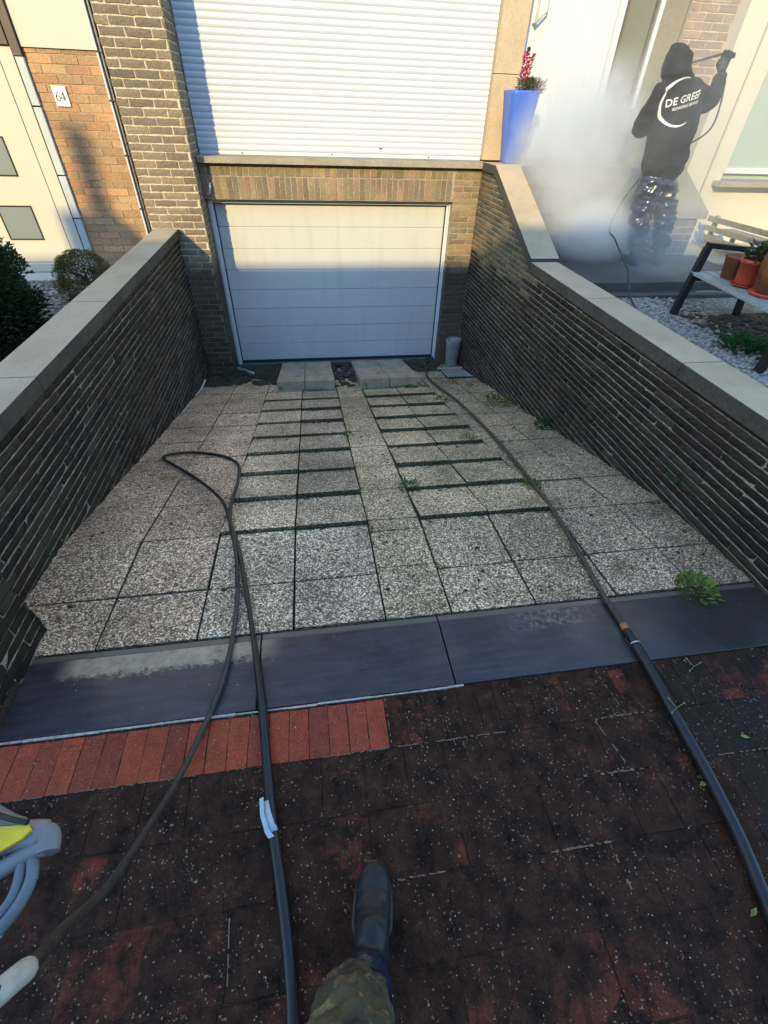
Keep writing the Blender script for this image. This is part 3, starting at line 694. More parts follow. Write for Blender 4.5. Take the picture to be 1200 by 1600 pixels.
# gap strip between the two houses
m = MB(); m.box(-1.704, -1.690, YN-.03, YN+.02, .2, 4, b=.003)
m.build('white_edge_trim', simple('white_trim_paint', (.62, .64, .66), .5), N)
m = MB(); m.box(-1.689, -1.642, YN+.01, YN+.05, .0, 9); m.build('gap_filler', M_GROOVE, N)
t = MB(); t.tube([(-1.666, YN-.012, .25), (-1.666, YN-.012, 4)], .0085, 8)
cb = t.build('cable', M_OLDWOOD, N)
for z in (.45, .82, 1.26, 1.66, 1.98):
    m = MB(); m.box(-1.705, -1.668, YN-.036, YN-.0305, z, z+.012); m.build('bracket', M_CAST, N)
# number plate
P = thing('house_number_sign', (-2.15, YN-.01, 1.68), 'white enamel plate reading 64 on the orange brick', 'sign')
m = MB(); m.box(-2.178, -2.060, YN-.016, YN-.006, 1.612, 1.752, b=.003); pl = m.build('plate', M_PLATE, P)
def ribbon(mb, pts, wd, y, n=8):
    pts = smooth_path([(a, y, b) for a, b in pts], n); W = [wd[0]+(wd[1]-wd[0])*0]*0
    L = len(pts)
    for i in range(L-1):
        def pw(i):
            t = i/(L-1)*(len(wd)-1); k = min(int(t), len(wd)-2); return wd[k]+(wd[k+1]-wd[k])*(t-k)
        a, b = pts[i], pts[i+1]
        ta = (pts[min(i+1, L-1)]-pts[max(i-1, 0)]).normalized(); tb = (pts[min(i+2, L-1)]-pts[i]).normalized()
        na = Vector((ta.z, 0, -ta.x))*pw(i)/2; nb = Vector((tb.z, 0, -tb.x))*pw(i+1)/2
        mb.poly([a-na, a+na, b+nb, b-nb])
m = MB(); cx, cz, y = -2.146, 1.655, YN-.0168
S = .0078
ribbon(m, [(cx+3.0*S, cz+7.2*S), (cx+1.0*S, cz+6.6*S), (cx-1.0*S, cz+4.4*S), (cx-1.6*S, cz+2.0*S), (cx-.4*S, cz-.1*S), (cx+1.6*S, cz-.1*S), (cx+2.6*S, cz+1.7*S), (cx+1.9*S, cz+3.6*S), (cx+.4*S, cz+3.9*S), (cx-1.2*S, cz+2.6*S)], [.003, .004, .008, .010, .007, .004, .008, .007, .004, .003], y)
x4 = cx+5.2*S
ribbon(m, [(x4+1.6*S, cz+7.2*S), (x4-1.8*S, cz+2.0*S)], [.006, .003], y-.0004, 1); ribbon(m, [(x4-2.0*S, cz+1.9*S), (x4+3.0*S, cz+1.9*S)], [.006, .006], y, 1)
ribbon(m, [(x4+1.5*S, cz+7.3*S), (x4+1.5*S, cz-.1*S)], [.010, .010], y-.0002, 1); ribbon(m, [(x4+.3*S, cz), (x4+2.8*S, cz)], [.004, .004], y-.0003, 1)
m.build('numerals', M_INK, pl)

# right neighbour
R = thing('neighbour_house', (6.5, 6.6, .42), 'cream rendered neighbouring house with a curtained window, behind the person in black', 'house')
m = MB(); m.box(4.745, 5.03, 6.40, 9, .0, 9); m.box(5.042, 12, 6.38, 9, .0, 1.12); m.box(5.042, 5.24, 6.38, 9, 1.12, 9); m.box(5.24, 12, 6.38, 9, 3.2, 9); m.box(8, 12, 6.38, 9, 1.12, 3.2)
m.build('wall', M_CREAM, R)
m = MB(); m.box(5.0305, 5.0415, 6.41, 6.5, .3, 6); m.build('joint', M_BROWN, R)
m = MB(); m.box(5.24, 8, 6.50, 6.52, 1.13, 3.2); wn = m.build('window', M_GREENGL, R)
m = MB(); m.box(5.241, 5.30, 6.44, 6.4995, 1.19, 3.199, b=.004); m.box(5.30, 7.99, 6.44, 6.4995, 1.19, 1.25, b=.004); m.build('window_frame', M_PAINT_W, wn)
m = MB(); m.box(5.14, 8.1, 6.22, 6.498, 1.07, 1.125, b=.005); m.build('window_sill', M_SILLC, wn)

# houses across the street, whose roof shades the drive
Hh = .2+.447*(6.37+13)
O = thing('terraced_houses', (-5, -14, 0), 'row of brick houses across the street with a tiled roof', 'house')
m = MB(); m.box(-40, 25, -17.5, -12.2, 0, 6.6); m.build('wall', simple('far_brick', (.26, .15, .10), .9), O)
m = MB(); m.prism([(-40, -11.8, 6.5), (-40, -13.0, Hh), (-40, -18, 6.5)], (65, 0, 0)); rf = m.build('roof', M_ROOF, O)
m = MB(); m.box(-10.75, -10.2, -13.3, -12.75, Hh-.6, Hh+.33); m.build('chimney', M_TERRA, rf)
m = MB(); m.lathe((-10.43, -13.0, Hh+.33), [(.11, 0), (.09, .3), (.10, .75)], 12); m.build('chimney_pot', M_TERRA, rf)
for i in range(14):
    x = -38+i*4.5
    m = MB(); m.box(x, x+1.8, -12.22, -12.19, 4.2, 5.6); m.build('window', M_DARKGL, O)
    m = MB(); m.box(x+2.4, x+3.3, -12.22, -12.19, .1, 2.2); m.build('door', M_BROWN, O)

# ------------------------------------------------------------------ hoses
def hose(name, pts, r, mat, label, cat='hose', n=6, group=None):
    pts = smooth_path(pts, n)
    R = r
    if isinstance(r, (list, tuple)):
        R = []
        for i in range(len(pts)):
            t = i/(len(pts)-1)*(len(r)-1); k = min(int(t), len(r)-2); R.append(r[k]+(r[k+1]-r[k])*(t-k))
    m = MB(); m.tube(pts, R, 12); return tag(m.build(name, mat, None, pts[0]), label, cat, group)
# black hose with its loop on the ramp; carries a strip of tape
blk = thing('black_hose', (-.17, -.3, .02), 'thin black hose with pale blue tape, ending in a loop on the cleaned slabs', 'hose')
P1 = [(-.12, -.6, .014), (-.155, -.3, .014), (-.171, -.024, .014), (-.180, .10, .014), (-.203, .25, .014), (-.237, .43, .014), (-.262, .604, .015), (-.292, .829, .018), (-.329, 1.047, .018), (-.391, 1.365, .0), (-.463, 1.688, -.020), (-.535, 1.927, -.034), (-.597, 2.126, -.078), (-.72, 2.361, -.150), (-.896, 2.638, -.243), (-1.082, 2.872, -.30), (-1.175, 2.985, -.328), (-1.196, 3.05, -.343), (-1.15, 3.09, -.352), (-.995, 3.10, -.354), (-.791, 3.016, -.335), (-.65, 2.875, -.301), (-.582, 2.665, -.230), (-.556, 2.383, -.146), (-.553, 2.121, -.082), (-.528, 1.90, -.040), (-.470, 1.66, -.012), (-.434, 1.40, .008)]
m = MB(); pts = smooth_path(P1, 6); m.tube(pts, [.0165 if i < 42 else (.0165-(i-42)*.0007 if i < 50 else .0105) for i in range(len(pts))], 12); m.build('hose_line', M_HOSE, blk)
m = MB(); Q = [(-.272, .515, .0), (-.266, .50, .0), (-.257, .47, .0), (-.243, .435, .0), (-.232, .408, .0)]
m.prism([(-.279, .508, .036), (-.266, .512, .037), (-.262, .465, .038), (-.243, .418, .037), (-.228, .402, .035), (-.246, .398, .034), (-.258, .415, .035), (-.274, .462, .036)], (0, 0, .0008))
m.tube([(-.262, .50, .016), (-.247, .45, .016), (-.236, .415, .016)], .0178, 12)
m.build('tape', M_TAPE, blk)
m = MB(); m.tube([(-.291, .822, .018), (-.296, .86, .018)], .0145, 10); m.build('joint_clip', M_CAST, blk)
# muddy hose rising to the spray gun at the left
PB = [(-.436, 1.42, .006), (-.431, 1.36, .006), (-.426, 1.15, .016), (-.446, .93, .018), (-.497, .745, .02), (-.537, .563, .08), (-.538, .392, .25), (-.525, .261, .42), (-.504, .179, .60), (-.474, .13, .72), (-.460, .103, .795), (-.49, .06, .85), (-.58, .0, .88), (-.66, -.06, .90)]
mud = thing('muddy_hose', (-.43, 1.4, .0), 'muddy grey-brown hose lifted off the paving towards the lower left corner', 'hose')
m = MB(); m.tube(smooth_path(PB, 6), .0105, 12); m.build('hose_line', M_HOSE_M, mud)
m = MB(); m.tube(smooth_path([(-.464, .112, .765), (-.459, .102, .795), (-.476, .076, .825), (-.51, .045, .855)], 4), .0155, 12); m.build('sleeve', M_PVC, mud)
# long hose from the garage door along the right side
rh = thing('drain_hose', (1.2, .5, .02), 'long dark hose from the garage door down the right side, thicker below an orange coupling', 'hose')
PR = [(1.50, 6.18, -1.02), (1.52, 6.0, -.98), (1.50, 5.78, -.965), (1.43, 5.50, -.91), (1.405, 5.2, -.838), (1.41, 4.885, -.765), (1.454, 4.031, -.565), (1.424, 3.056, -.333), (1.355, 2.284, -.145), (1.303, 1.801, -.038), (1.27, 1.413, -.002), (1.245, 1.149, .018), (1.249, .98, .018)]
m = MB(); m.tube(smooth_path(PR, 6), .0125, 12); m.build('thin_hose', M_HOSE_B, rh)
m = MB(); m.tube([(1.250, .985, .018), (1.249, .955, .019)], .016, 12); m.build('orange_collar', M_COPPER, rh)
m = MB(); m.tube([(1.249, .956, .019), (1.2485, .94, .019), (1.248, .92, .02), (1.2475, .90, .02), (1.247, .875, .02)], [.015, .0185, .014, .020, .0175], 12); m.tube([(1.235, .93, .02), (1.21, .90, .03), (1.235, .865, .02)], .004, 6); m.build('coupling', M_CAST, rh)
m = MB(); m.tube([(1.2473, .888, .02), (1.247, .882, .02)], .0215, 12); m.build('clamp', M_STRIP, rh)
m = MB(); m.tube(smooth_path([(1.247, .882, .02), (1.242, .76, .021), (1.228, .593, .021), (1.216, .395, .021), (1.193, .213, .021), (1.153, .043, .021), (1.11, -.15, .021), (1.05, -.5, .021)], 6), .0205, 14); m.build('thick_hose', M_HOSE, rh)
# loose pieces at the foot of the ramp
hose('white_strip', [(-1.335, 4.22, -.615), (-1.34, 4.45, -.668), (-1.345, 4.66, -.715)], .009, M_PVC, 'dirty white plastic strip lying at the foot of the left wall', 'plastic strip', 3)
hose('white_stick', [(-1.345, 4.86, -.76), (-1.335, 5.1, -.80), (-1.30, 5.25, -.76)], .010, M_PVC, 'short white stick leaning in the left corner of the ramp', 'stick', 3)
hose('pipe_stub', [(-1.06, 6.12, -1.02), (-.93, 5.95, -.985), (-.82, 5.82, -.965)], .022, M_PVC, 'short grey pipe end lying before the left jamb of the garage door', 'pipe', 3)
# slime and dark soil in the corners
mb = MB()
for _ in range(160):
    x = random.uniform(-1.36, -.48); y = random.uniform(5.35, 6.25); r = random.uniform(.02, .09)
    z = -.905-(y-5.4)*.16-.01
    mb.lathe((x, y, z), [(r, 0), (r*.8, r*.18), (r*.3, r*.3)], 7)
for _ in range(60):
    x = random.uniform(.21, .49); y = random.uniform(5.0, 6.2); r = random.uniform(.02, .07)
    mb.lathe((x, y, -.83-(y-5)*.17), [(r, 0), (r*.8, r*.18), (r*.3, r*.3)], 7)
for _ in range(40):
    x = random.uniform(1.25, 1.7); y = random.uniform(5.75, 6.2); r = random.uniform(.02, .07)
    mb.lathe((x, y, -.985-(y-5.75)*.05), [(r, 0), (r*.8, r*.18), (r*.3, r*.3)], 7)
tag(mb.build('dark_mud', M_SOIL), 'dark wet mud gathered at the foot of the ramp', 'mud', None, 'stuff')
mb = MB(); mb.box(-1.38, 2.04, 5.72, 6.4, -1.4, -1.10); mb.build('drain_floor', M_SOIL)['kind'] = 'structure'
# downpipe bucket in the right corner
t = thing('plastic_jug', (1.93, 6.08, -1.05), 'cloudy grey plastic jug standing in the right corner beside the garage door', 'jug')
m = MB(); m.lathe((1.93, 6.08, -1.06), [(.075, 0), (.085, .02), (.098, .2), (.108, .36), (.108, .38), (.097, .38), (.09, .355), (.01, .35)], 20, sx=1, sy=.85); m.build('body', M_JUG, t)
m = MB(); m.tube([(1.86, 6.02, -.67), (1.93, 5.99, -.655), (2.0, 6.03, -.67)], .008, 6); m.build('handle', M_PVC, t)
mb = MB(); mb.box(1.66, 2.03, 5.80, 5.86, -1.06, -.985, b=.006); tag(mb.build('concrete_kerb', M_AGG2, None, (1.85, 5.83, -1.0)), 'short concrete kerb piece behind the drain grate', 'kerb piece')

# ------------------------------------------------------------------ plants
def leafc(base, j=.35):
    k = 1+jit(j); return (base[0]*k*(1+jit(.15)), base[1]*k, base[2]*k*(1+jit(.2)))
def leaf(mb, p, d, u, L, W, col):
    d = Vector(d).normalized(); s = d.cross(Vector(u)); s = s.normalized() if s.length > 1e-4 else Vector((1, 0, 0)); nn = s.cross(d)
    p = Vector(p); n = len(mb.v)
    pts = [p, p+d*L*.45+s*W*.5+nn*L*.05, p+d*L, p+d*L*.45-s*W*.5+nn*L*.05, p+d*L*.5-nn*L*.06]
    mb.v.extend([tuple(q) for q in pts]); mb.face([n, n+1, n+4], col); mb.face([n+1, n+2, n+4], col); mb.face([n+2, n+3, n+4], col); mb.face([n+3, n, n+4], col)
def weed(loc, R, n, L, base, label, group=None, name='weed', h=.6, W=.5):
    mb = MB(); loc = Vector(loc)
    for _ in range(n):
        a = random.uniform(0, 2*pi); r = R*sqrt(random.random()); el = random.uniform(.1, 1.2)
        p = loc+Vector((cos(a)*r, sin(a)*r, random.uniform(0, h*R)*(1-r/R*.6)))
        d = Vector((cos(a+jit(.8))*cos(el), sin(a+jit(.8))*cos(el), sin(el)*.8))
        l = L*random.uniform(.5, 1.1); leaf(mb, p, d, (0, 0, 1), l, l*W, leafc(base))
    for _ in range(max(3, n//12) if 1 else 0):
        a = random.uniform(0, 2*pi); e = loc+Vector((cos(a)*R*.8, sin(a)*R*.8, h*R*.6)); mb.tube([loc, (loc+e)/2+Vector((0, 0, .01)), e], .0012, 4, leafc((.10, .12, .04)))
    return tag(mb.build(name, M_LEAF, None, loc), label, 'weed', group)
GR = (.085, .15, .03); DG = (.035, .085, .03); OL = (.10, .12, .03)
weed((1.72, 1.13, .0), .085, 190, .035, (.17, .24, .045), 'bright green leafy weed growing where the slabs meet the bluestone at lower right')
weed((2.00, 3.30, -.42), .085, 110, .05, DG, 'dark green rosette weed against the foot of the right wall', h=.9)
weed((1.87, 4.08, -.60), .13, 110, .05, OL, 'olive clump of weed mid way along the foot of the right wall', h=.5)
weed((1.335, 2.15, -.13), .055, 120, .022, GR, 'green tuft touching the long hose on the lower right slabs')
weed((.535, 2.23, -.15), .05, 50, .045, (.07, .14, .04), 'small grassy tuft in the joint right of the centre strip', W=.25, h=.8)
weed((.235, 3.33, -.42), .04, 60, .025, GR, 'small green tuft in the joint left of the centre strip')
weed((1.32, 4.29, -.655), .075, 110, .028, (.12, .18, .05), 'light green tuft beside the long hose near the top')
weed((.53, 5.3, -.89), .08, 120, .028, GR, 'green weed at the dark gap between the raised slab wedges', h=.3)
weed((1.10, 4.90, -.80), .07, 130, .025, GR, 'green weeds at the front edge of the right raised wedge', h=.3)
weed((1.21, 3.06, -.34), .07, 90, .02, OL, 'olive moss tuft under the middle of the long hose', h=.3)
weed((-1.05, 5.75, -.97), .22, 220, .03, (.05, .09, .025), 'dark green growth in the left corner at the foot of the pillar', h=.35)
weed((-.65, 5.6, -.93), .13, 120, .025, (.055, .095, .03), 'low green growth beside the left raised wedge', h=.3)
weed((2.015, 1.83, .10), .03, 30, .03, (.05, .12, .04), 'tiny green sprout in a joint of the right brick wall')
weed((1.83, 4.9, -.80), .05, 60, .025, (.16, .17, .05), 'yellowish tuft near the drain grate')
# moss lines in the joints
mb = MB()
def mossline(X0, Xe, s0, s1, n, sp=.012, base=(.07, .10, .028), hz=.006):
    for _ in range(n):
        t = random.random(); s = s0+(s1-s0)*t; x = X0+(Xe-X0)*t+jit(sp)
        if (sin(x*13+s*7)+sin(s*23+x*5)) < random.uniform(-1.2, 1.0): continue
        y, z = ramp(max(s+jit(sp), .01)); l = random.uniform(.005, .013)
        leaf(mb, (x, y, z-.002+random.uniform(0, hz)), (jit(1), jit(1), random.uniform(.1, 1)), (0, 0, 1), l, l*.7, leafc(base, .5))
for X, a, n in ((AX, .3, 1500), (AX+.3, .3, 1500), (AX+1.5, .5, 500), (AX+1.1, 1.0, 900)): mossline(X, X, a, 4.3, n)
for i in range(0, 11):
    s = S1+i*SL
    mossline(AX+.3, AX+1.1, s, s, 560, .012, hz=.02 if i > 1 else .006); mossline(AX+1.1, AX+1.8, s, s, 90, .006); mossline(AX-.4, AX, s, s, 260 if i > 1 else 60, .009, hz=.02); mossline(AX-.8, AX-.4, s, s, 120, .006, hz=.02)
mossline(2.02, 2.02, .2, 5, 1500, .02, (.05, .07, .02), .012); mossline(AX-.4, AX+1.9, 4.0, 4.05, 1400, .06)
mossline(AX+.02, AX+.28, 3.9, 4.4, 900, .06); mossline(-1.3, -.4, 4.35, 4.9, 1000, .1, (.05, .06, .02)); mossline(1.2, 2.0, 0, 0, 250, .012)
tag(mb.build('moss', M_LEAF), 'moss and tiny weeds in the joints of the ramp slabs', 'moss', None, 'stuff')
# fallen leaves on the pavement
for i, (x, y, lab) in enumerate([(1.434, .488, 'yellow-green fallen leaf on the grey pavers right of the thick hose'), (1.444, .763, 'pale forked plant sprig near the bluestone at the right'), (1.175, .36, 'small green leaf just left of the thick hose'), (1.235, .60, 'yellow-green sprig lying across the thick hose'), (1.10, .035, 'pale green leaf beside the thick hose near the corner')]):
    mb = MB(); zz = .004 if i != 3 else .043
    if i in (1, 3):
        for a in (.3, 1.9, 3.6): 
            e = Vector((x+.03*cos(a), y+.03*sin(a), zz+.006)); mb.tube([(x, y, zz), e], .0013, 5, (.35, .36, .16)); leaf(mb, e, (cos(a), sin(a), .1), (0, 0, 1), .014, .008, (.32, .34, .12))
    else: leaf(mb, (x, y, zz), (.9, -.35+i*.2, .1), (0, 0, 1), .034, .014, (.34, .42, .12)); leaf(mb, (x+.004, y, zz+.001), (.7, .5, .1), (0, 0, 1), .02, .008, (.25, .30, .08))
    tag(mb.build('fallen_leaf', M_LEAF, None, (x, y, zz)), lab, 'leaf')
# small debris on slabs
mb = MB()
for _ in range(420):
    s = random.uniform(.05, 4.2); x = random.uniform(-1.3, 2.0); y, z = ramp(s)
    if x < 0 and random.random() < .7: continue
    r = random.uniform(.003, .010); mb.lathe((x, y, z+.006), [(r, 0), (r*.9, r*.4), (r*.3, r*.6)], 6, random.choice([(.03, .025, .02), (.05, .04, .02), (.06, .045, .03)]), sx=random.uniform(.6, 1.6))
for _ in range(260):
    x = random.uniform(-1.2, 2.2); y = random.uniform(-.2, 1.1); r = random.uniform(.001, .0028); mb.lathe((x, y, .002), [(r, 0), (r*.9, r*.5), (r*.3, r*.8)], 5, random.choice([(.4, .36, .3), (.3, .25, .15), (.5, .48, .44)]))
for i in range(1, 11):
    for (xa, xb, q) in ((AX-.4, AX, 14), (AX+.3, AX+1.1, 34), (AX+1.1, AX+1.8, 10)):
        for _ in range(q):
            x = random.uniform(xa, xb); y, z = ramp(max(S1+i*SL+random.gauss(-.008, .012), .02)); r = random.uniform(.004, .013); mb.lathe((x, y, z), [(r, 0), (r*.9, r*.4), (r*.3, r*.7)], 6, random.choice([(.04, .033, .022), (.06, .05, .03), (.05, .055, .025)]), sx=random.uniform(.8, 2.2))
tag(mb.build('grit', M_STONE), 'scattered crumbs of dirt and grit', 'grit', None, 'stuff')
# white gravel
def gravel(name, n, reg, z, label):
    mb = MB()
    for _ in range(n):
        x, y = reg(); r = random.uniform(.007, .017); g = random.uniform(.08, .45); c = (g, g*.91, g*.78)
        k = len(mb.v); a0 = random.uniform(0, 6)
        for i, (rr, h) in enumerate(((1, 0), (.95, .5), (.45, .85))):
            for q in range(5): a = a0+q*1.257; mb.v.append((x+r*rr*cos(a)*1.2, y+r*rr*sin(a), z+r*h+jit(r*.12)))
        for i in range(2):
            for q in range(5): mb.face([k+i*5+q, k+i*5+(q+1) % 5, k+i*5+5+(q+1) % 5, k+i*5+5+q], c)
        mb.face([k+10+q for q in range(5)], c)
    tag(mb.build(name, M_STONE), label, 'gravel', None, 'stuff')
gravel('white_gravel', 7500, lambda: (2.62+abs(random.gauss(0, .33)), random.uniform(1.9, 4.1)), .422, 'loose white gravel along the right wall and under the bench')
gravel('white_gravel', 5200, lambda: (-1.9-abs(random.gauss(0, .5)), random.uniform(2.2, 5.7)), .222, 'loose white gravel in the left front garden')
mb = MB()  # dark soil added to deepen the shade under the bench
for _ in range(1700):
    x = random.uniform(3.12, 4.4); y = random.uniform(2.3, 3.6); r = random.uniform(.01, .045); mb.lathe((x, y, .421), [(r, 0), (r*.8, r*.3), (r*.2, r*.45)], 6, sx=random.uniform(.7, 1.5))
tag(mb.build('shade_soil', M_SOIL), 'dark soil clumps deepening the shade under the bench', 'soil', None, 'stuff')
weed((3.10, 2.86, .42), .13, 130, .085, (.045, .13, .045), 'mid green leafy plant in the gravel under the bench', name='garden_plant', h=.9)
def shrub(name, c, rx, rz, n, L, base, label, shape, trunk):
    t = thing(name, (c[0], c[1], c[2]), label, 'shrub')
    mb = MB(); clumps = []
    for _ in range(150):
        a = random.uniform(0, 2*pi); v = random.random(); clumps.append((a, v, random.uniform(.80, 1.10), random.uniform(.55, 1.6)))
    for _ in range(n):
        a, v, rr, lum = random.choice(clumps); a += random.gauss(0, .18); v = min(max(v+random.gauss(0, .05), 0), 1)
        R = rx*shape(v)*rr*(1-abs(random.gauss(0, .16))); p = Vector((c[0]+cos(a)*R, c[1]+sin(a)*R, c[2]+v*rz))
        d = Vector((cos(a)+jit(.8), sin(a)+jit(.8), .5+jit(.8))); l = L*random.uniform(.5, 1.2)
        b = leafc(base, .25); leaf(mb, p, d, (jit(1), jit(1), 1), l, l*.5, tuple(q*lum for q in b))
    mb.build('foliage', M_LEAF, t)
    m = MB(); m.tube([c, (c[0]+.01, c[1], c[2]+rz*.4), (c[0], c[1]+.01, c[2]+rz*.8)], [trunk, trunk*.7, trunk*.2], 8)
    for _ in range(14):
        a = random.uniform(0, 2*pi); v = random.uniform(.1, .75); R = rx*shape(v)*.85; m.tube([(c[0], c[1], c[2]+v*rz*.8), (c[0]+cos(a)*R, c[1]+sin(a)*R, c[2]+v*rz+.03)], [trunk*.35, .002], 5)
    m.build('trunk', M_BARK, t)
shrub('clipped_shrub', (-2.02, 4.85, .21), .25, .44, 17000, .018, (.16, .14, .055), 'small rounded olive-brown clipped shrub behind the left coping', lambda v: sin(pi*(.12+.80*v))**.5, .02)
shrub('conifer', (-2.60, 3.85, .21), .62, .98, 52000, .042, (.046, .078, .034), 'dark green bushy conifer at the left edge of the photo', lambda v: sqrt(max(0, 1-v**2.2))*(.82+.18*v)+.04, .05)

# ------------------------------------------------------------------ blue pot
t = thing('flower_pot', (2.30, 6.0, 1.272), 'tall tapered blue planter with pink flower on the wall end beside the white door', 'flower pot')
m = MB(); m.lathe((2.285, 6.02, 1.273), [(.085, 0), (.088, .01), (.142, .56), (.146, .585), (.132, .585), (.125, .55), (.01, .545)], 24, sq=.92); m.build('planter', M_BLUEPOT, t)
m = MB(); m.lathe((2.285, 6.02, 1.82), [(.12, 0), (.10, .012), (.02, .02)], 16); m.build('soil', M_SOIL, t)
m = MB()
for _ in range(900):
    a = random.uniform(0, 6.28); r = random.random()*.13; p = Vector((2.36+cos(a)*r*1.1, 6.0+sin(a)*r, 1.84+random.uniform(0, .10)))
    l = random.uniform(.02, .045); leaf(m, p, (cos(a), sin(a), random.uniform(-.2, 1.2)), (0, 0, 1), l, l*.5, random.choice([leafc((.10, .16, .06)), leafc((.16, .13, .07)), leafc((.22, .12, .08))]))
for _ in range(26):
    a = random.uniform(0, 6.28); m.tube([(2.33, 6.0, 1.83), (2.34+cos(a)*.09, 6+sin(a)*.07, 1.93+jit(.03))], .0022, 4, (.12, .22, .06))
m.build('foliage', M_LEAF, t)
m = MB()
for i in range(170):
    zz = 1.92+random.random()*.20; a = random.uniform(0, 6.28); p = Vector((2.265+(zz-1.93)*.12+cos(a)*.03, 5.98+sin(a)*.02, zz)); leaf(m, p, (cos(a), sin(a), .5), (0, 0, 1), random.uniform(.025, .05), .028, random.choice([(.72, .07, .16), (.62, .05, .13), (.78, .16, .24)]))
m.tube([(2.30, 6.0, 1.82), (2.27, 5.99, 2.08)], .004, 5, (.12, .2, .06)); m.build('pink_flower', M_LEAF, t)

t = thing('terracotta_pot', (3.68, 6.2, 1.272), 'small terracotta pot on the landing right of the white front door', 'flower pot')
m = MB(); m.lathe((3.62, 6.25, 1.273), [(.07, 0), (.10, .19), (.115, .19), (.115, .23), (.10, .23), (.09, .20), (.01, .19)], 20); m.build('pot', M_TERRA, t)
m = MB()
for _ in range(120):
    a = random.uniform(0, 6.28); leaf(m, (3.62+cos(a)*.06, 6.25+sin(a)*.06, 1.48+random.random()*.05), (cos(a), sin(a), 1), (0, 0, 1), .06, .025, leafc((.09, .12, .05)))
m.build('foliage', M_LEAF, t)

# ------------------------------------------------------------------ bench and its pots
B = thing('garden_bench', (3.2, 3.1, .42), 'dark metal garden bench with grey slatted seat carrying flower pots', 'bench')
bd = Vector((2.95-3.07, 2.55-3.63, 0)).normalized(); bn = Vector((-bd.y, bd.x, 0))     # along, backwards(+x)
if bn.x < 0: bn = -bn
bo = Vector((3.07, 3.63, .42)); BL = 1.13
def BP(a, b, z): return bo+bd*a+bn*b+Vector((0, 0, z))
def bar(mb, p, q, wd, h):
    p = Vector(p); q = Vector(q); t = (q-p).normalized(); s = t.cross(Vector((0, 0, 1)))
    s = s.normalized() if s.length > .1 else bn.copy(); u = s.cross(t)
    F = lambda c: p+t*c[0]+s*c[1]+u*c[2]; mb.xbox(F, 0, (q-p).length, -wd/2, wd/2, -h/2, h/2, b=.004)
for a in (0, BL):
    m = MB(); bar(m, BP(a, 0, .0), BP(a, .05, .52), .05, .05); m.build('leg', M_CAST, B)
    m = MB(); bar(m, BP(a, .56, .0), BP(a, .50, .40), .045, .045); bar(m, BP(a, .50, .40), BP(a, .62, .88), .045, .045); m.build('leg', M_CAST, B)
    m = MB(); bar(m, BP(a, .035, .535), BP(a, .56, .50), .052, .036); m.build('armrest', M_CAST, B)
    m = MB(); bar(m, BP(a, .04, .30), BP(a, .50, .30), .035, .04); m.build('seat_support', M_CAST, B)
for i in range(5):
    m = MB(); bar(m, BP(-.02, .05+i*.102, .335), BP(BL+.02, .05+i*.102, .335), .085, .024); m.build('seat_slat', M_SLAT, B)
for i in range(3):
    m = MB(); bar(m, BP(-.02, .545+i*.035, .50+i*.14), BP(BL+.02, .545+i*.035, .50+i*.14), .022, .085); m.build('back_slat', simple('brown_slat', (.16, .09, .06), .7, 0, 40, .25, .4, .002) if i == 0 else bpy.data.materials['brown_slat'], B)
m = MB(); m.tube(smooth_path([BP(.02, .10, .20), BP(.35, .10, .29), BP(.6, .10, .30)], 5), .008, 6); m.tube(smooth_path([BP(.02, .40, .20), BP(.35, .40, .29), BP(.6, .40, .30)], 5), .008, 6); m.build('brace', M_SLAT, B)
sz = .42+.347
def pot(name, a, b, prof, mat, label, sq=0, plant=None, g=None):
    p = BP(a, b, .347); t = thing(name, p, label, 'flower pot', g)
    m = MB(); m.lathe(p, prof, 22, sq=sq); m.build('pot', mat, t); return t, p
t, p = pot('flower_pot', .20, .20, [(.058, 0), (.075, .14), (.08, .14), (.08, .16), (.07, .16), (.065, .13), (.01, .125)], M_TERRA, 'square brownish terracotta pot nearest the arm of the bench', .9)
m = MB(); m.lathe(Vector(p)+Vector((0, 0, .12)), [(.06, 0), (.04, .01), (.01, .012)], 12); m.build('soil', M_SOIL, t)
t, p = pot('flower_pot', .40, .17, [(.062, .012), (.070, .03), (.083, .155), (.092, .155), (.092, .18), (.082, .18), (.078, .15), (.01, .145)], M_REDPL, 'orange-red round plastic pot standing in its saucer on the bench')
m = MB(); m.lathe(p, [(.075, 0), (.092, .018), (.096, .02), (.09, .012), (.01, .008)], 22); m.build('saucer', M_REDPL, t)
m = MB()
for _ in range(260):
    a = random.uniform(0, 6.28); r = random.random()*.09; l = random.uniform(.03, .06); leaf(m, (p[0]+.02+cos(a)*r, p[1]+sin(a)*r, p[2]+.17+random.random()*.10), (cos(a), sin(a), random.uniform(0, 1)), (0, 0, 1), l, l*.5, leafc((.10, .13, .05)))
m.build('foliage', M_LEAF, t)
t, p = pot('tall_jar', .63, .20, [(.085, 0), (.10, .02), (.125, .14), (.13, .24), (.11, .31), (.075, .345), (.09, .365), (.082, .365), (.06, .34), (.01, .33)], M_AMBER, 'tall amber-brown glazed jar at the right edge of the photo')
m = MB(); m.lathe(p, [(.11, .0), (.125, .02), (.12, .024), (.01, .01)], 22); m.build('saucer', M_REDPL, t)
t, p = pot('flower_pot', .30, .40, [(.06, 0), (.08, .15), (.09, .15), (.09, .17), (.08, .17), (.01, .14)], M_TERRA, 'terracotta pot with grey-lilac foliage at the back of the bench')
m = MB()
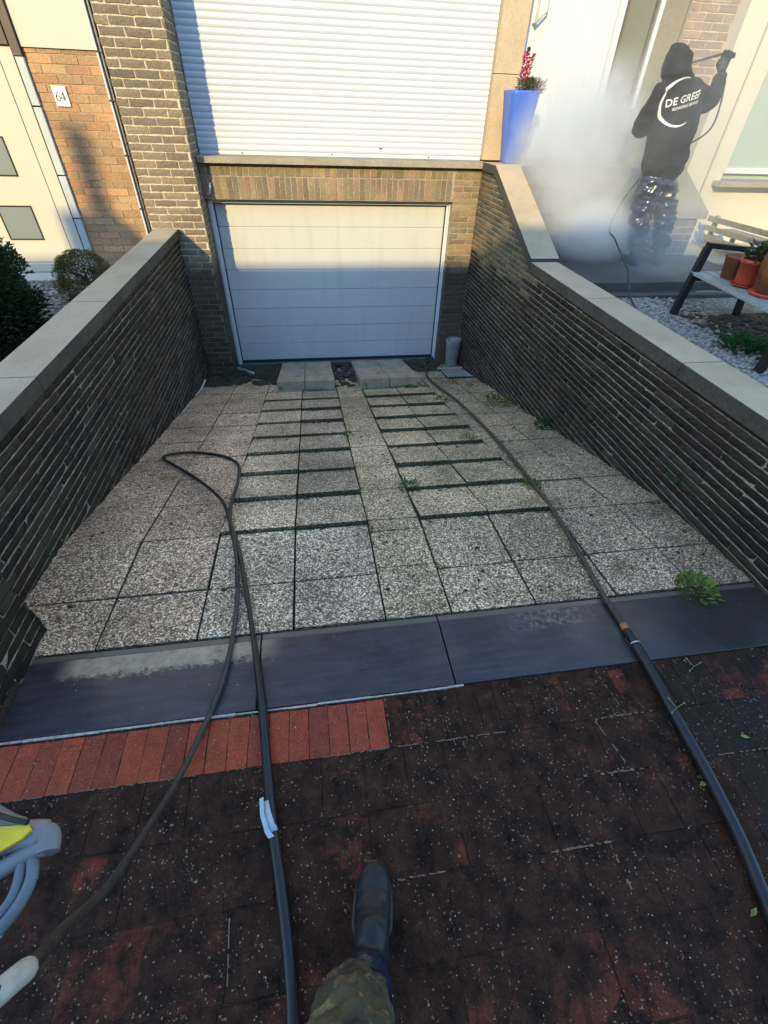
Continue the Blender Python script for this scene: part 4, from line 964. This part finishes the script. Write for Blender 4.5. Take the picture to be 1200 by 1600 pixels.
for _ in range(420):
    a = random.uniform(0, 6.28); r = random.random()*.14; l = random.uniform(.02, .05); leaf(m, (p[0]+.08+cos(a)*r, p[1]-.10+sin(a)*r, p[2]+.17+random.random()*.16), (cos(a), sin(a), random.uniform(0, 1)), (0, 0, 1), l, l*.5, random.choice([leafc((.22, .20, .22)), leafc((.12, .14, .08)), leafc((.30, .28, .30))]))
m.build('foliage', M_LEAF, t)
p = BP(.24, .30, .347); mb = MB()
bm = bmesh.new(); bmesh.ops.create_icosphere(bm, subdivisions=3, radius=1)
for v in bm.verts:
    q = v.co; r = 1+.25*sin(q.x*7+q.z*5)*sin(q.y*6)+jit(.07); mb.v.append((p.x+q.x*.06*r, p.y+q.y*.06*r, p.z+.13+q.z*.12*r))
bm.verts.index_update()
for f in bm.faces: mb.face([v.index for v in f.verts])
bm.free(); tag(mb.build('plastic_bag', M_BAG, None, p), 'crumpled blue and white plastic bag between the pots on the bench', 'bag')
# slatted bench by the sunny wall
t = thing('slatted_bench', (5.1, 5.6, .435), 'weathered grey slatted bench back seen against the sunlit cream wall', 'bench')
for z in (.56, .66, .76):
    m = MB(); m.box(5.08, 5.105, 4.85, 6.12, z-.028, z+.028, b=.004); m.build('back_slat', M_OLDWOOD, t)
for y in (4.95, 6.02):
    m = MB(); m.box(5.106, 5.15, y-.025, y+.025, .436, .80, b=.004); m.build('post', M_OLDWOOD, t)
for i in range(4):
    m = MB(); m.box(5.16+i*.09, 5.235+i*.09, 4.85, 6.12, .62, .645, b=.003); m.build('seat_slat', M_OLDWOOD, t)
for y in (4.95, 6.02):
    m = MB(); m.box(5.47, 5.51, y-.025, y+.025, .436, .619, b=.003); m.build('post', M_OLDWOOD, t)

# ------------------------------------------------------------------ people
def skin(name, J, E, mat, parent, sub=2, rootk=None, post=None):
    """J: name -> (xyz, radius or (rx,ry)); E: list of joint-name chains"""
    keys = list(J); idx = {k: i for i, k in enumerate(keys)}; org = parent_world(parent)
    me = bpy.data.meshes.new(name+'_cage'); ed = []
    for ch in E:
        for a, b in zip(ch[:-1], ch[1:]): ed.append((idx[a], idx[b]))
    me.from_pydata([tuple(Vector(J[k][0])-org) for k in keys], ed, [])
    o = bpy.data.objects.new(name+'_cage', me); COL.objects.link(o)
    sk = o.modifiers.new('s', 'SKIN'); sk.use_smooth_shade = True; sk.branch_smoothing = .6
    for i, k in enumerate(keys):
        r = J[k][1]; me.skin_vertices[0].data[i].radius = r if isinstance(r, tuple) else (r, r)
        me.skin_vertices[0].data[i].use_root = (k == (rootk or keys[0]))
    ss = o.modifiers.new('ss', 'SUBSURF'); ss.levels = sub; ss.render_levels = sub
    dg = bpy.context.evaluated_depsgraph_get(); dg.update()
    m2 = bpy.data.meshes.new_from_object(o.evaluated_get(dg)); m2.name = name
    bpy.data.objects.remove(o); bpy.data.meshes.remove(me)
    m2.materials.clear(); m2.materials.append(mat)
    for p in m2.polygons: p.use_smooth = True; p.material_index = 0
    if post: post(m2, org)
    r = bpy.data.objects.new(name, m2); COL.objects.link(r); r.parent = parent
    return r
from mathutils import noise as mnoise
def wrinkle(amp, sc, aniso=(1, 1, 2.2)):
    def f(me, org):
        me.update(); N = [v.normal.copy() for v in me.vertices]
        for v, n in zip(me.vertices, N):
            q = Vector((v.co.x*aniso[0], v.co.y*aniso[1], v.co.z*aniso[2]))*sc
            v.co += n*(amp*(mnoise.noise(q)+.5*mnoise.noise(q*2.1)))
        me.update()
    return f
def hand(parent, wrist, axis, side, mat, curl, name='glove', s=1.0):
    """palm + four fingers + thumb as short skinned chains rooted in the palm"""
    W = Vector(wrist); A = Vector(axis).normalized(); T = Vector(side); T = (T-A*T.dot(A)).normalized(); Nn = A.cross(T)
    J = {'w': (W, .024*s), 'p': (W+A*.045*s, (.038*s, .02*s)), 'k': (W+A*.085*s, (.038*s, .017*s))}; E = [['w', 'p', 'k']]
    for i, (off, ln) in enumerate(((.032, .072), (.011, .082), (-.011, .076), (-.032, .060))):
        b = W+A*.088*s+T*off*s; d = A.copy(); ax = T; ch = ['k']
        ang = 0; q = b
        for j, fr in enumerate((.0, .42, .32, .26)):
            if j: ang += curl*(1+.12*i); dd = A*cos(ang)+Nn*sin(ang); q = q+dd*ln*fr*s
            nm = 'f%d%d' % (i, j); J[nm] = (q.copy(), (.0095-.0012*j)*s); ch.append(nm)
        E.append(ch)
    b = W+A*.03*s+T*.03*s; J['t0'] = (b, .012*s); J['t1'] = (b+(T*.6+A*.6+Nn*.5).normalized()*.032*s, .0105*s); J['t2'] = (b+(T*.45+A*.7+Nn*.9).normalized()*.060*s, .009*s)
    E.append(['p', 't0', 't1', 't2'])
    return skin(name, J, E, mat, parent, 2, 'w')

# person in black with the steam lance, seen from behind
W_ = thing('person', (3.45, 4.83, .535), 'person in black hooded jacket and shiny overtrousers, back turned, right arm raised, in steam', 'person')
yb = 4.85
BJ = {'pelvis': ((3.34, 4.86, 1.34), (.115, .085)), 'waist': ((3.335, 4.88, 1.50), (.12, .085)), 'chest': ((3.31, 4.90, 1.70), (.15, .10)), 'upper': ((3.25, 4.90, 1.86), (.135, .085)), 'neck': ((3.19, 4.92, 1.95), .05), 'head0': ((3.175, 4.935, 2.02), (.068, .078)), 'head1': ((3.155, 4.94, 2.09), (.06, .07)),
      'shR': ((3.42, 4.90, 1.875), .06), 'elR': ((3.62, 4.93, 1.80), .045), 'wrR': ((3.69, 5.02, 1.99), .028),
      'shL': ((3.09, 4.90, 1.85), .06), 'elL': ((3.085, 4.98, 1.62), .045), 'wrL': ((3.24, 5.20, 1.64), .028),
      'hipL': ((3.26, 4.86, 1.26), .085), 'knL': ((3.275, 4.84, .95), .058), 'anL': ((3.365, 4.86, .63), .04), 'toL': ((3.34, 5.03, .575), .035),
      'hipR': ((3.43, 4.86, 1.27), .085), 'knR': ((3.545, 4.84, .95), .058), 'anR': ((3.61, 4.82, .64), .04), 'toR': ((3.67, 4.98, .575), .035)}
BE = [['pelvis', 'waist', 'chest', 'upper', 'neck', 'head0', 'head1'], ['upper', 'shR', 'elR', 'wrR'], ['upper', 'shL', 'elL', 'wrL'], ['pelvis', 'hipL', 'knL', 'anL', 'toL'], ['pelvis', 'hipR', 'knR', 'anR', 'toR']]
def facepost(me, org):
    for v in me.vertices:      # a nose and brow on the far side of the head
        p = v.co+org; d = p-Vector((3.175, 5.01, 2.045))
        if d.length < .03: v.co.y += .02*(1-d.length/.03)
body = skin('body', BJ, BE, M_SKIN, W_, 2, 'pelvis', facepost)
g = 1.0
def grow(J, keys, add, over={}):
    out = {}
    for k in keys:
        r = J[k][1]; out[k] = (J[k][0], tuple(x+add for x in r) if isinstance(r, tuple) else r+add)
    out.update(over); return out
JJ = {'hem0': ((3.335, 4.86, 1.24), (.06, .05)), 'hem': ((3.335, 4.86, 1.275), (.20, .145)), 'pelvis': ((3.34, 4.86, 1.36), (.235, .165)), 'waist': ((3.335, 4.88, 1.50), (.245, .165)), 'chest': ((3.32, 4.90, 1.68), (.26, .165)), 'upper': ((3.255, 4.90, 1.845), (.20, .135)), 'col': ((3.20, 4.91, 1.93), (.15, .13)), 'col2': ((3.19, 4.91, 1.98), (.10, .10)),
      'shR': ((3.44, 4.90, 1.865), .10), 'elR': ((3.62, 4.93, 1.805), .092), 'foR': ((3.665, 4.965, 1.87), .082), 'cuR': ((3.695, 5.02, 1.99), .062),
      'shL': ((3.085, 4.90, 1.83), .11), 'elL': ((3.075, 4.98, 1.62), .085), 'cuL': ((3.125, 5.16, 1.57), .055)}
def figure(name, chains, mat, parent, vox=.014, wr=None, smooth=4):
    """chains of (centre, rx, ry) rings lofted, then fused into one continuous skin"""
    mb = MB()
    for ch in chains:
        C = [Vector(c[0]) for c in ch]; pts = smooth_path(C, 5); m = len(pts); rr = []
        for i in range(m):
            t = i/(m-1)*(len(ch)-1); q = min(int(t), len(ch)-2); u = t-q; u = u*u*(3-2*u)
            rr.append((ch[q][1]*(1-u)+ch[q+1][1]*u, ch[q][2]*(1-u)+ch[q+1][2]*u))
        base = len(mb.v); n = 20
        for i, p in enumerate(pts):
            t = (pts[min(i+1, m-1)]-pts[max(i-1, 0)]).normalized(); x = Vector((1, 0, 0)); x = x-t*x.dot(t)
            if x.length < .3: x = Vector((0, 0, 1))-t*t.z
            x.normalize(); y = t.cross(x)
            for q in range(n): an = 2*pi*q/n; mb.v.append(tuple(p+x*cos(an)*rr[i][0]+y*sin(an)*rr[i][1]))
        for i in range(m-1):
            for q in range(n): A = base+i*n+q; B_ = base+i*n+(q+1) % n; mb.face([A, B_, B_+n, A+n])
        mb.face([base+q for q in range(n)][::-1]); mb.face([base+(m-1)*n+q for q in range(n)])
    o = mb.build(name+'_cage', mat, parent)
    r = o.modifiers.new('r', 'REMESH'); r.mode = 'VOXEL'; r.voxel_size = vox
    sm = o.modifiers.new('s', 'SMOOTH'); sm.factor = .5; sm.iterations = smooth
    dg = bpy.context.evaluated_depsgraph_get(); dg.update(); m2 = bpy.data.meshes.new_from_object(o.evaluated_get(dg)); m2.name = name
    bpy.data.objects.remove(o); m2.materials.clear(); m2.materials.append(mat)
    for p in m2.polygons: p.use_smooth = True; p.material_index = 0
    if wr: wr(m2, Vector((0, 0, 0)))
    r = bpy.data.objects.new(name, m2); COL.objects.link(r); r.parent = parent
    return r
def fold(amp, dirs):
    """cloth folds: ridged noise stretched along a direction"""
    def f(me, org):
        me.update(); N = [v.normal.copy() for v in me.vertices]
        for v, n in zip(me.vertices, N):
            q = Vector((v.co.x*dirs[0], v.co.y*dirs[1], v.co.z*dirs[2])); a = 1-abs(mnoise.noise(q))*2.2; b = mnoise.noise(q*2.3+Vector((3, 1, 7)))
            v.co += n*amp*(a*.8+b*.5-.5)
        me.update()
    return f
V3 = lambda *a: a
jk = figure('jacket', [
    [((3.34, 4.86, 1.27), .165, .12), ((3.34, 4.86, 1.34), .205, .145), ((3.335, 4.88, 1.50), .21, .145), ((3.325, 4.90, 1.68), .215, .145), ((3.275, 4.90, 1.80), .20, .13), ((3.235, 4.90, 1.885), .14, .115), ((3.20, 4.90, 1.94), .105, .105)],
    [((3.205, 4.89, 1.92), .10, .10), ((3.195, 4.90, 1.98), .115, .12), ((3.175, 4.92, 2.04), .112, .125), ((3.155, 4.93, 2.095), .088, .10), ((3.14, 4.93, 2.13), .05, .06), ((3.135, 4.925, 2.142), .02, .02)],
    [((3.27, 4.90, 1.87), .075, .08), ((3.42, 4.90, 1.875), .078, .08), ((3.53, 4.91, 1.82), .075, .075), ((3.615, 4.93, 1.80), .072, .075), ((3.655, 4.96, 1.87), .062, .065), ((3.685, 5.0, 1.95), .052, .055), ((3.692, 5.01, 1.99), .045, .05)],
    [((3.25, 4.90, 1.86), .075, .08), ((3.12, 4.90, 1.845), .085, .085), ((3.07, 4.92, 1.74), .075, .075), ((3.07, 4.98, 1.62), .07, .07), ((3.15, 5.08, 1.61), .058, .06), ((3.22, 5.17, 1.63), .048, .05)]],
    M_JACKET, W_, .013, fold(.016, (5, 5, 9)), 5)
TJ = {'top': ((3.335, 4.865, 1.42), (.19, .13)), 'pelvis': ((3.34, 4.86, 1.30), (.21, .15)), 'hipL': ((3.26, 4.86, 1.20), .125), 'thL': ((3.265, 4.85, 1.09), .125), 'knL': ((3.275, 4.84, .94), .118), 'shinL': ((3.32, 4.85, .80), .108), 'hmL': ((3.36, 4.86, .68), .092),
      'hipR': ((3.435, 4.86, 1.20), .125), 'thR': ((3.49, 4.85, 1.09), .125), 'knR': ((3.545, 4.84, .94), .118), 'shinR': ((3.58, 4.83, .80), .108), 'hmR': ((3.605, 4.82, .68), .092)}
tr = figure('overtrousers', [
    [((3.335, 4.865, 1.40), .15, .11), ((3.34, 4.86, 1.28), .185, .13), ((3.35, 4.86, 1.19), .17, .125)],
    [((3.27, 4.86, 1.26), .10, .115), ((3.265, 4.85, 1.09), .108, .11), ((3.275, 4.84, .94), .098, .10), ((3.32, 4.85, .80), .092, .095), ((3.355, 4.86, .69), .082, .085)],
    [((3.42, 4.86, 1.26), .10, .115), ((3.485, 4.85, 1.09), .108, .11), ((3.545, 4.84, .94), .10, .10), ((3.58, 4.83, .80), .094, .095), ((3.605, 4.82, .69), .082, .085)]],
    M_TROUS, W_, .012, fold(.030, (6, 6, 15)), 3)
for sfx, an, toe in (('L', (3.365, 4.86, .66), (3.34, 5.07, .57)), ('R', (3.61, 4.82, .67), (3.67, 5.02, .57))):
    A0 = Vector(an); T0 = Vector(toe); hl = Vector((A0.x, A0.y-.03, .575))
    figure('boot', [[(tuple(A0+Vector((0, 0, .12))), .062, .065), (tuple(A0), .058, .062), (tuple(hl), .052, .062), (tuple(hl-Vector((0, 0, .025))), .05, .06)], [(tuple(hl+Vector((0, -.03, .0))), .046, .042), (tuple((hl+T0)/2), .054, .045), (tuple(T0), .052, .036), (tuple(T0+Vector((0, .03, -.004))), .03, .026)]], M_BOOT, W_, .01)
hand(W_, (3.69, 5.01, 1.985), (.05, .18, 1.0), (-.9, .3, 0), M_CAST, .85, 'glove', 1.3)
hand(W_, (3.24, 5.20, 1.64), (.7, .8, .1), (.6, -.1, .7), M_CAST, .75, 'glove', 1.1)
# print on the jacket's back, projected on to the cloth
def on_cloth(meobj, flat, out=.004):
    dg = bpy.context.evaluated_depsgraph_get(); mw = Matrix.Translation(parent_world(meobj.parent)); me = meobj.data
    tree = BVHTree.FromPolygons([mw@v.co for v in me.vertices], [list(p.vertices) for p in me.polygons])
    res = []
    for p in flat:
        hit = tree.ray_cast(Vector((p[0], 3.5, p[1])), Vector((0, 1, 0)))
        y = hit[0].y if hit[0] else 4.76
        res.append((p[0], y-out, p[1]))
    return res
def textmesh(body, size, shear=.15):
    cu = bpy.data.curves.new('t', 'FONT'); cu.body = body; cu.size = size; cu.shear = shear; cu.align_x = 'CENTER'; cu.resolution_u = 2; cu.offset = size*.012
    o = bpy.data.objects.new('t', cu); COL.objects.link(o); dg = bpy.context.evaluated_depsgraph_get(); dg.update()
    me = bpy.data.meshes.new_from_object(o.evaluated_get(dg)); V = [(v.co.x, v.co.y) for v in me.vertices]; F = [list(p.vertices) for p in me.polygons]
    bpy.data.objects.remove(o); bpy.data.curves.remove(cu); bpy.data.meshes.remove(me); return V, F
lc = Vector((3.245, 1.79)); ang = .26
def place(V, dx, dz): return [(lc.x+(x+dx)*cos(ang)-(y+dz)*sin(ang), lc.y+(x+dx)*sin(ang)+(y+dz)*cos(ang)) for x, y in V]
mb = MB()
for txt, sz_, dx, dz in (('DE GREEF', .068, .03, -.005), ('REINIGING SERVICE', .026, .045, -.040)):
    V, F = textmesh(txt, sz_); P3 = on_cloth(jk, place(V, dx, dz)); n = len(mb.v); mb.v.extend(P3)
    for f in F: mb.face([n+i for i in f])
N_ = 60; inn = []; outr = []
for i in range(N_+1):
    a = radians(62)+radians(232)*i/N_; t_ = i/N_; wd = .018*sin(pi*min(max(t_, .02), .98))**.6+.002
    inn.append((cos(a)*(.160-wd), sin(a)*(.160-wd))); outr.append((cos(a)*.160, sin(a)*.160))
I3 = on_cloth(jk, place(inn, 0, 0)); O3 = on_cloth(jk, place(outr, 0, 0)); n = len(mb.v); mb.v.extend(I3+O3)
for i in range(N_): mb.face([n+i, n+i+1, n+N_+1+i+1, n+N_+1+i])
mb.build('back_print', M_WHITEPR, jk)
# lance hose held by that person
hose('steam_hose', [(3.70, 5.03, 2.06), (3.745, 4.98, 1.90), (3.745, 4.93, 1.70), (3.70, 4.92, 1.60), (3.62, 4.98, 1.52), (3.45, 5.12, 1.38), (3.25, 5.15, 1.10), (3.05, 4.95, .85), (2.86, 4.5, .83), (2.79, 4.25, .78), (2.84, 4.12, .66), (2.86, 4.02, .50), (2.84, 3.85, .435), (2.70, 3.6, .433)], .0075, M_HOSE_B, 'thin dark hose dropping from the raised glove of the person in black to the gravel')
l = thing('spray_lance', (3.7, 5.1, 2.0), 'black spray lance gripped in the raised glove', 'lance')
m = MB(); m.tube([(3.705, 5.06, 2.0), (3.70, 5.08, 2.13)], .016, 10); m.build('grip', M_CAST, l)
m = MB(); m.tube([(3.70, 5.08, 2.12), (3.62, 5.55, 2.06)], .009, 8); m.build('barrel', M_CAST, l)

# the person holding the camera: one boot and knee show
C_ = thing('person', (.0, .05, .0), 'person at the bottom edge, only a muddy trouser leg and dark rubber boot showing', 'person')
CJ = {'pelvis': ((-.05, -.42, .93), (.15, .11)), 'waist': ((-.05, -.46, 1.08), (.13, .1)), 'chest': ((-.04, -.42, 1.30), (.155, .11)), 'neck': ((-.03, -.34, 1.50), .055), 'head': ((-.02, -.27, 1.62), (.075, .09)),
      'shR': ((.16, -.40, 1.40), .055), 'elR': ((.30, -.42, 1.14), .045), 'wrR': ((.22, -.16, 1.30), .03),
      'shL': ((-.24, -.38, 1.40), .055), 'elL': ((-.52, -.30, 1.10), .045), 'wrL': ((-.66, -.06, .93), .03),
      'hipR': ((.03, -.40, .88), .09), 'knR': ((-.04, -.09, .50), .045), 'anR': ((.01, .04, .12), .026), 'toR': ((.045, .18, .045), .014),
      'hipL': ((-.16, -.42, .88), .09), 'knL': ((-.20, -.40, .48), .065), 'anL': ((-.22, -.55, .10), .035), 'toL': ((-.22, -.42, .04), .02)}
skin('body', CJ, [['pelvis', 'waist', 'chest', 'neck', 'head'], ['chest', 'shR', 'elR', 'wrR'], ['chest', 'shL', 'elL', 'wrL'], ['pelvis', 'hipR', 'knR', 'anR', 'toR'], ['pelvis', 'hipL', 'knL', 'anL', 'toL']], M_SKIN, C_, 2, 'pelvis')
k = NB('muddy_trousers'); g_ = k.noise(7, 6, .7); h_ = k.noise(60, 4)
c = k.mix(k.ramp(g_, [(.38, 0.0), (.62, 1.0)]), (.018, .016, .020), (.085, .073, .040)); c = k.mix(k.ramp(k.noise(22, 5, .75), [(.54, 0.0), (.66, .85)]), c, (.24, .20, .11)); c = k.mix(k.ramp(k.noise(35, 5, .8), [(.55, 0.0), (.68, .8)]), c, (.02, .016, .012))
M_MUD = k.done(c, .75, k.bump(h_, .4, .002, k.bump(g_, .5, .01)))
figure('trousers', [
    [((-.05, -.43, 1.02), .17, .12), ((-.05, -.42, .90), .175, .13), ((-.06, -.42, .82), .16, .125)],
    [((.03, -.40, .88), .10, .11), ((.0, -.24, .70), .092, .095), ((-.03, -.05, .52), .080, .088), ((-.026, -.015, .40), .072, .078), ((-.018, .018, .30), .068, .070), ((-.010, .040, .235), .055, .052)],
    [((-.16, -.42, .88), .10, .11), ((-.20, -.40, .50), .08, .085), ((-.22, -.53, .18), .07, .075)]], M_MUD, C_, .008, fold(.020, (13, 13, 22)), 3)
skin('jacket', {'hem': ((-.05, -.43, .92), (.17, .13)), 'waist': ((-.05, -.46, 1.08), (.16, .12)), 'chest': ((-.04, -.42, 1.30), (.18, .13)), 'col': ((-.03, -.37, 1.44), (.09, .08)), 'shR': ((.17, -.40, 1.39), .075), 'elR': ((.30, -.42, 1.14), .062), 'cuR': ((.24, -.20, 1.27), .05), 'shL': ((-.25, -.38, 1.39), .075), 'elL': ((-.52, -.30, 1.10), .062), 'cuL': ((-.64, -.10, .95), .05)},
     [['hem', 'waist', 'chest', 'col'], ['chest', 'shR', 'elR', 'cuR'], ['chest', 'shL', 'elL', 'cuL']], M_JACKET, C_, 2, 'waist', wrinkle(.01, 9))
# rubber boots: sole plate, ribbed toe cap, vamp and shaft
def rubber_boot(ax, ay, tx, ty, parent):
    a = Vector((ax, ay, 0)); t = Vector((tx, ty, 0)); d = (t-a); L = d.length; d.normalize(); s = Vector((d.y, -d.x, 0))
    o = figure('boot', [[(tuple(a+Vector((-.025, -.05, .20))), .052, .055), (tuple(a+Vector((-.012, -.025, .13))), .048, .055), (tuple(a-d*.02+Vector((0, 0, .07))), .042, .062), (tuple(a-d*.02+Vector((0, 0, .03))), .042, .062)],
        [(tuple(a-d*.04+Vector((0, 0, .06))), .040, .040), (tuple(a+d*.05+Vector((0, 0, .075))), .046, .055), (tuple(a+d*L*.50+Vector((0, 0, .056))), .050, .044), (tuple(a+d*L*.80+Vector((0, 0, .046))), .048, .034), (tuple(a+d*L*.97+Vector((0, 0, .042))), .038, .028), (tuple(a+d*L*1.04+Vector((0, 0, .040))), .020, .018)]], M_BOOT, parent, .006, fold(.0025, (25, 60, 30)), 3)
    m = MB(); P = []
    for i in range(40):
        an = 2*pi*i/40; c, sn = cos(an), sin(an); u = L*.47+c*(L*.62); wd = .056 if c > -.2 else .048
        e = abs(sn)**.75*(1 if sn > 0 else -1); P.append(a+d*u+s*wd*e)
    m.prism([(p.x, p.y, .003) for p in P], (0, 0, .020)); m.build('sole', M_SOLE, o)
    m = MB()
    for i in range(7):
        v = (i-3)*.0105; pts = []
        for q in range(7):
            u = L*(.70+.045*q); hh = .044+.031*sqrt(max(0, 1-(v/.046)**2))*(1 if q < 4 else 1-.10*(q-3)); pts.append(a+d*u+s*v*(1-.05*q)+Vector((0, 0, hh-.002)))
        m.tube(pts, .0028, 6)
    m.build('toe_ribs', M_BOOT, o)
    gj = figure('boot_shaft', [[(tuple(a+Vector((-.006, -.012, .105))), .042, .046), (tuple(a+Vector((-.014, -.030, .15))), .056, .060), (tuple(a+Vector((-.030, -.065, .22))), .068, .070), (tuple(a+Vector((-.040, -.085, .30))), .074, .074), (tuple(a+Vector((-.045, -.10, .34))), .06, .06)]], M_TROUS, o, .008, fold(.014, (12, 12, 26)), 2)
    return o
rubber_boot(.024, .085, .060, .288, C_); rubber_boot(-.22, -.55, -.22, -.34, C_)
hand(C_, (-.66, -.06, .93), (-.1, .75, -.6), (.7, .2, .2), M_SKIN, .55, 'hand'); hand(C_, (.22, -.16, 1.30), (-.3, .5, .7), (-.8, .1, .2), M_SKIN, .5, 'hand')
# spray gun in that person's left hand
Gn = thing('spray_gun', (-.70, .10, .84), 'grey spray gun with a yellow trigger inlay at the lower left edge', 'spray gun')

m = MB(); m.tube(smooth_path([(-.74, .35, .80), (-.62, .315, .80), (-.54, .275, .80), (-.497, .268, .80), (-.476, .262, .80), (-.470, .240, .80)], 5), [.026]*12+[.022]*6+[.018]*8, 12, flat=.8)
m.tube(smooth_path([(-.60, .225, .80), (-.54, .225, .80), (-.50, .243, .80), (-.474, .25, .80)], 4), .013, 10); m.build('gun_body', M_GREYPL, Gn)
m = MB(); m.prism([(-.70, .335, .818), (-.55, .280, .818), (-.500, .277, .818), (-.493, .269, .818), (-.503, .258, .818), (-.54, .240, .818), (-.70, .255, .818)], (0, 0, .006)); m.build('yellow_inlay', M_YELLOW, Gn)
m = MB(); m.tube(smooth_path([(-.72, .355, .826), (-.60, .315, .828), (-.53, .288, .828), (-.50, .279, .826)], 4), .004, 8); m.build('dark_trim', M_BLACK, Gn)
m = MB(); m.tube(smooth_path([(-.488, .236, .80), (-.480, .212, .80), (-.484, .182, .80), (-.502, .152, .80)], 5), .0085, 10); m.tube(smooth_path([(-.502, .232, .80), (-.497, .208, .80), (-.499, .186, .80), (-.515, .162, .80)], 5), .0075, 10); m.build('trigger', M_BLUEPL, Gn)
m = MB(); m.tube(smooth_path([(-.503, .157, .80), (-.53, .13, .80), (-.57, .11, .80), (-.63, .08, .82)], 5), .0125, 10); m.build('handle', M_STRIP, Gn)

# ------------------------------------------------------------------ steam
k = NB('steam_vapour'); t_ = k.t; t_.nodes.remove(k.b); out = t_.nodes['Material Output']
def blob(c, r):
    d = k.n('ShaderNodeVectorMath', operation='SUBTRACT'); k.L(k.co, d.inputs[0]); d.inputs[1].default_value = c
    q = k.n('ShaderNodeVectorMath', operation='DIVIDE'); k.L(d.outputs[0], q.inputs[0]); q.inputs[1].default_value = r
    l = k.n('ShaderNodeVectorMath', operation='LENGTH'); k.L(q.outputs[0], l.inputs[0])
    mr = k.n('ShaderNodeMapRange', interpolation_type='SMOOTHSTEP'); k.L(l.outputs['Value'], mr.inputs[0]); mr.inputs[1].default_value = 1; mr.inputs[2].default_value = .15; mr.inputs[3].default_value = 0; mr.inputs[4].default_value = 1
    return mr.outputs[0]
nz = k.noise(1.7, 5, .62, None, 'Fac', .6)
b1 = blob((2.80, 5.5, 1.25), (.88, .60, 1.0)); b2 = blob((2.95, 5.0, .80), (.66, .42, .36)); b3 = blob((3.6, 4.95, 1.6), (1.5, .9, 1.7)); b4 = blob((3.45, 4.45, .8), (.75, .38, .55))
nh = k.noise(5.5, 5, .7, None, 'Fac', 1.0)
core = k.math('MULTIPLY', k.math('MULTIPLY', k.math('ADD', b1, b2), k.ramp(nz, [(.36, .12), (.62, 1.0)])), k.ramp(nh, [(.3, .35), (.7, 1.5)]))
d_ = k.math('MULTIPLY', core, 13.0)
d_ = k.math('ADD', d_, k.math('MULTIPLY', b3, k.math('MULTIPLY', k.ramp(nz, [(.35, .2), (.65, 1.0)]), .75)))
d_ = k.math('ADD', d_, k.math('MULTIPLY', b4, k.math('MULTIPLY', k.ramp(nz, [(.4, .05), (.62, 1.0)]), 1.3)))
pv = k.n('ShaderNodeVolumePrincipled'); pv.inputs['Color'].default_value = (.93, .94, .95, 1); pv.inputs['Anisotropy'].default_value = .1
k.L(d_, pv.inputs['Density']); k.L(pv.outputs[0], out.inputs['Volume'])
mb = MB(); mb.box(2.02, 5.1, 4.0, 6.52, .425, 3.3)
# pale residue along a few paver joints near the thick hose
mb.build('steam', k.m) if 0 else None
tag(mb.build('steam', k.m), 'cloud of white steam drifting between the white front door and the person in black', 'steam', None, 'stuff')
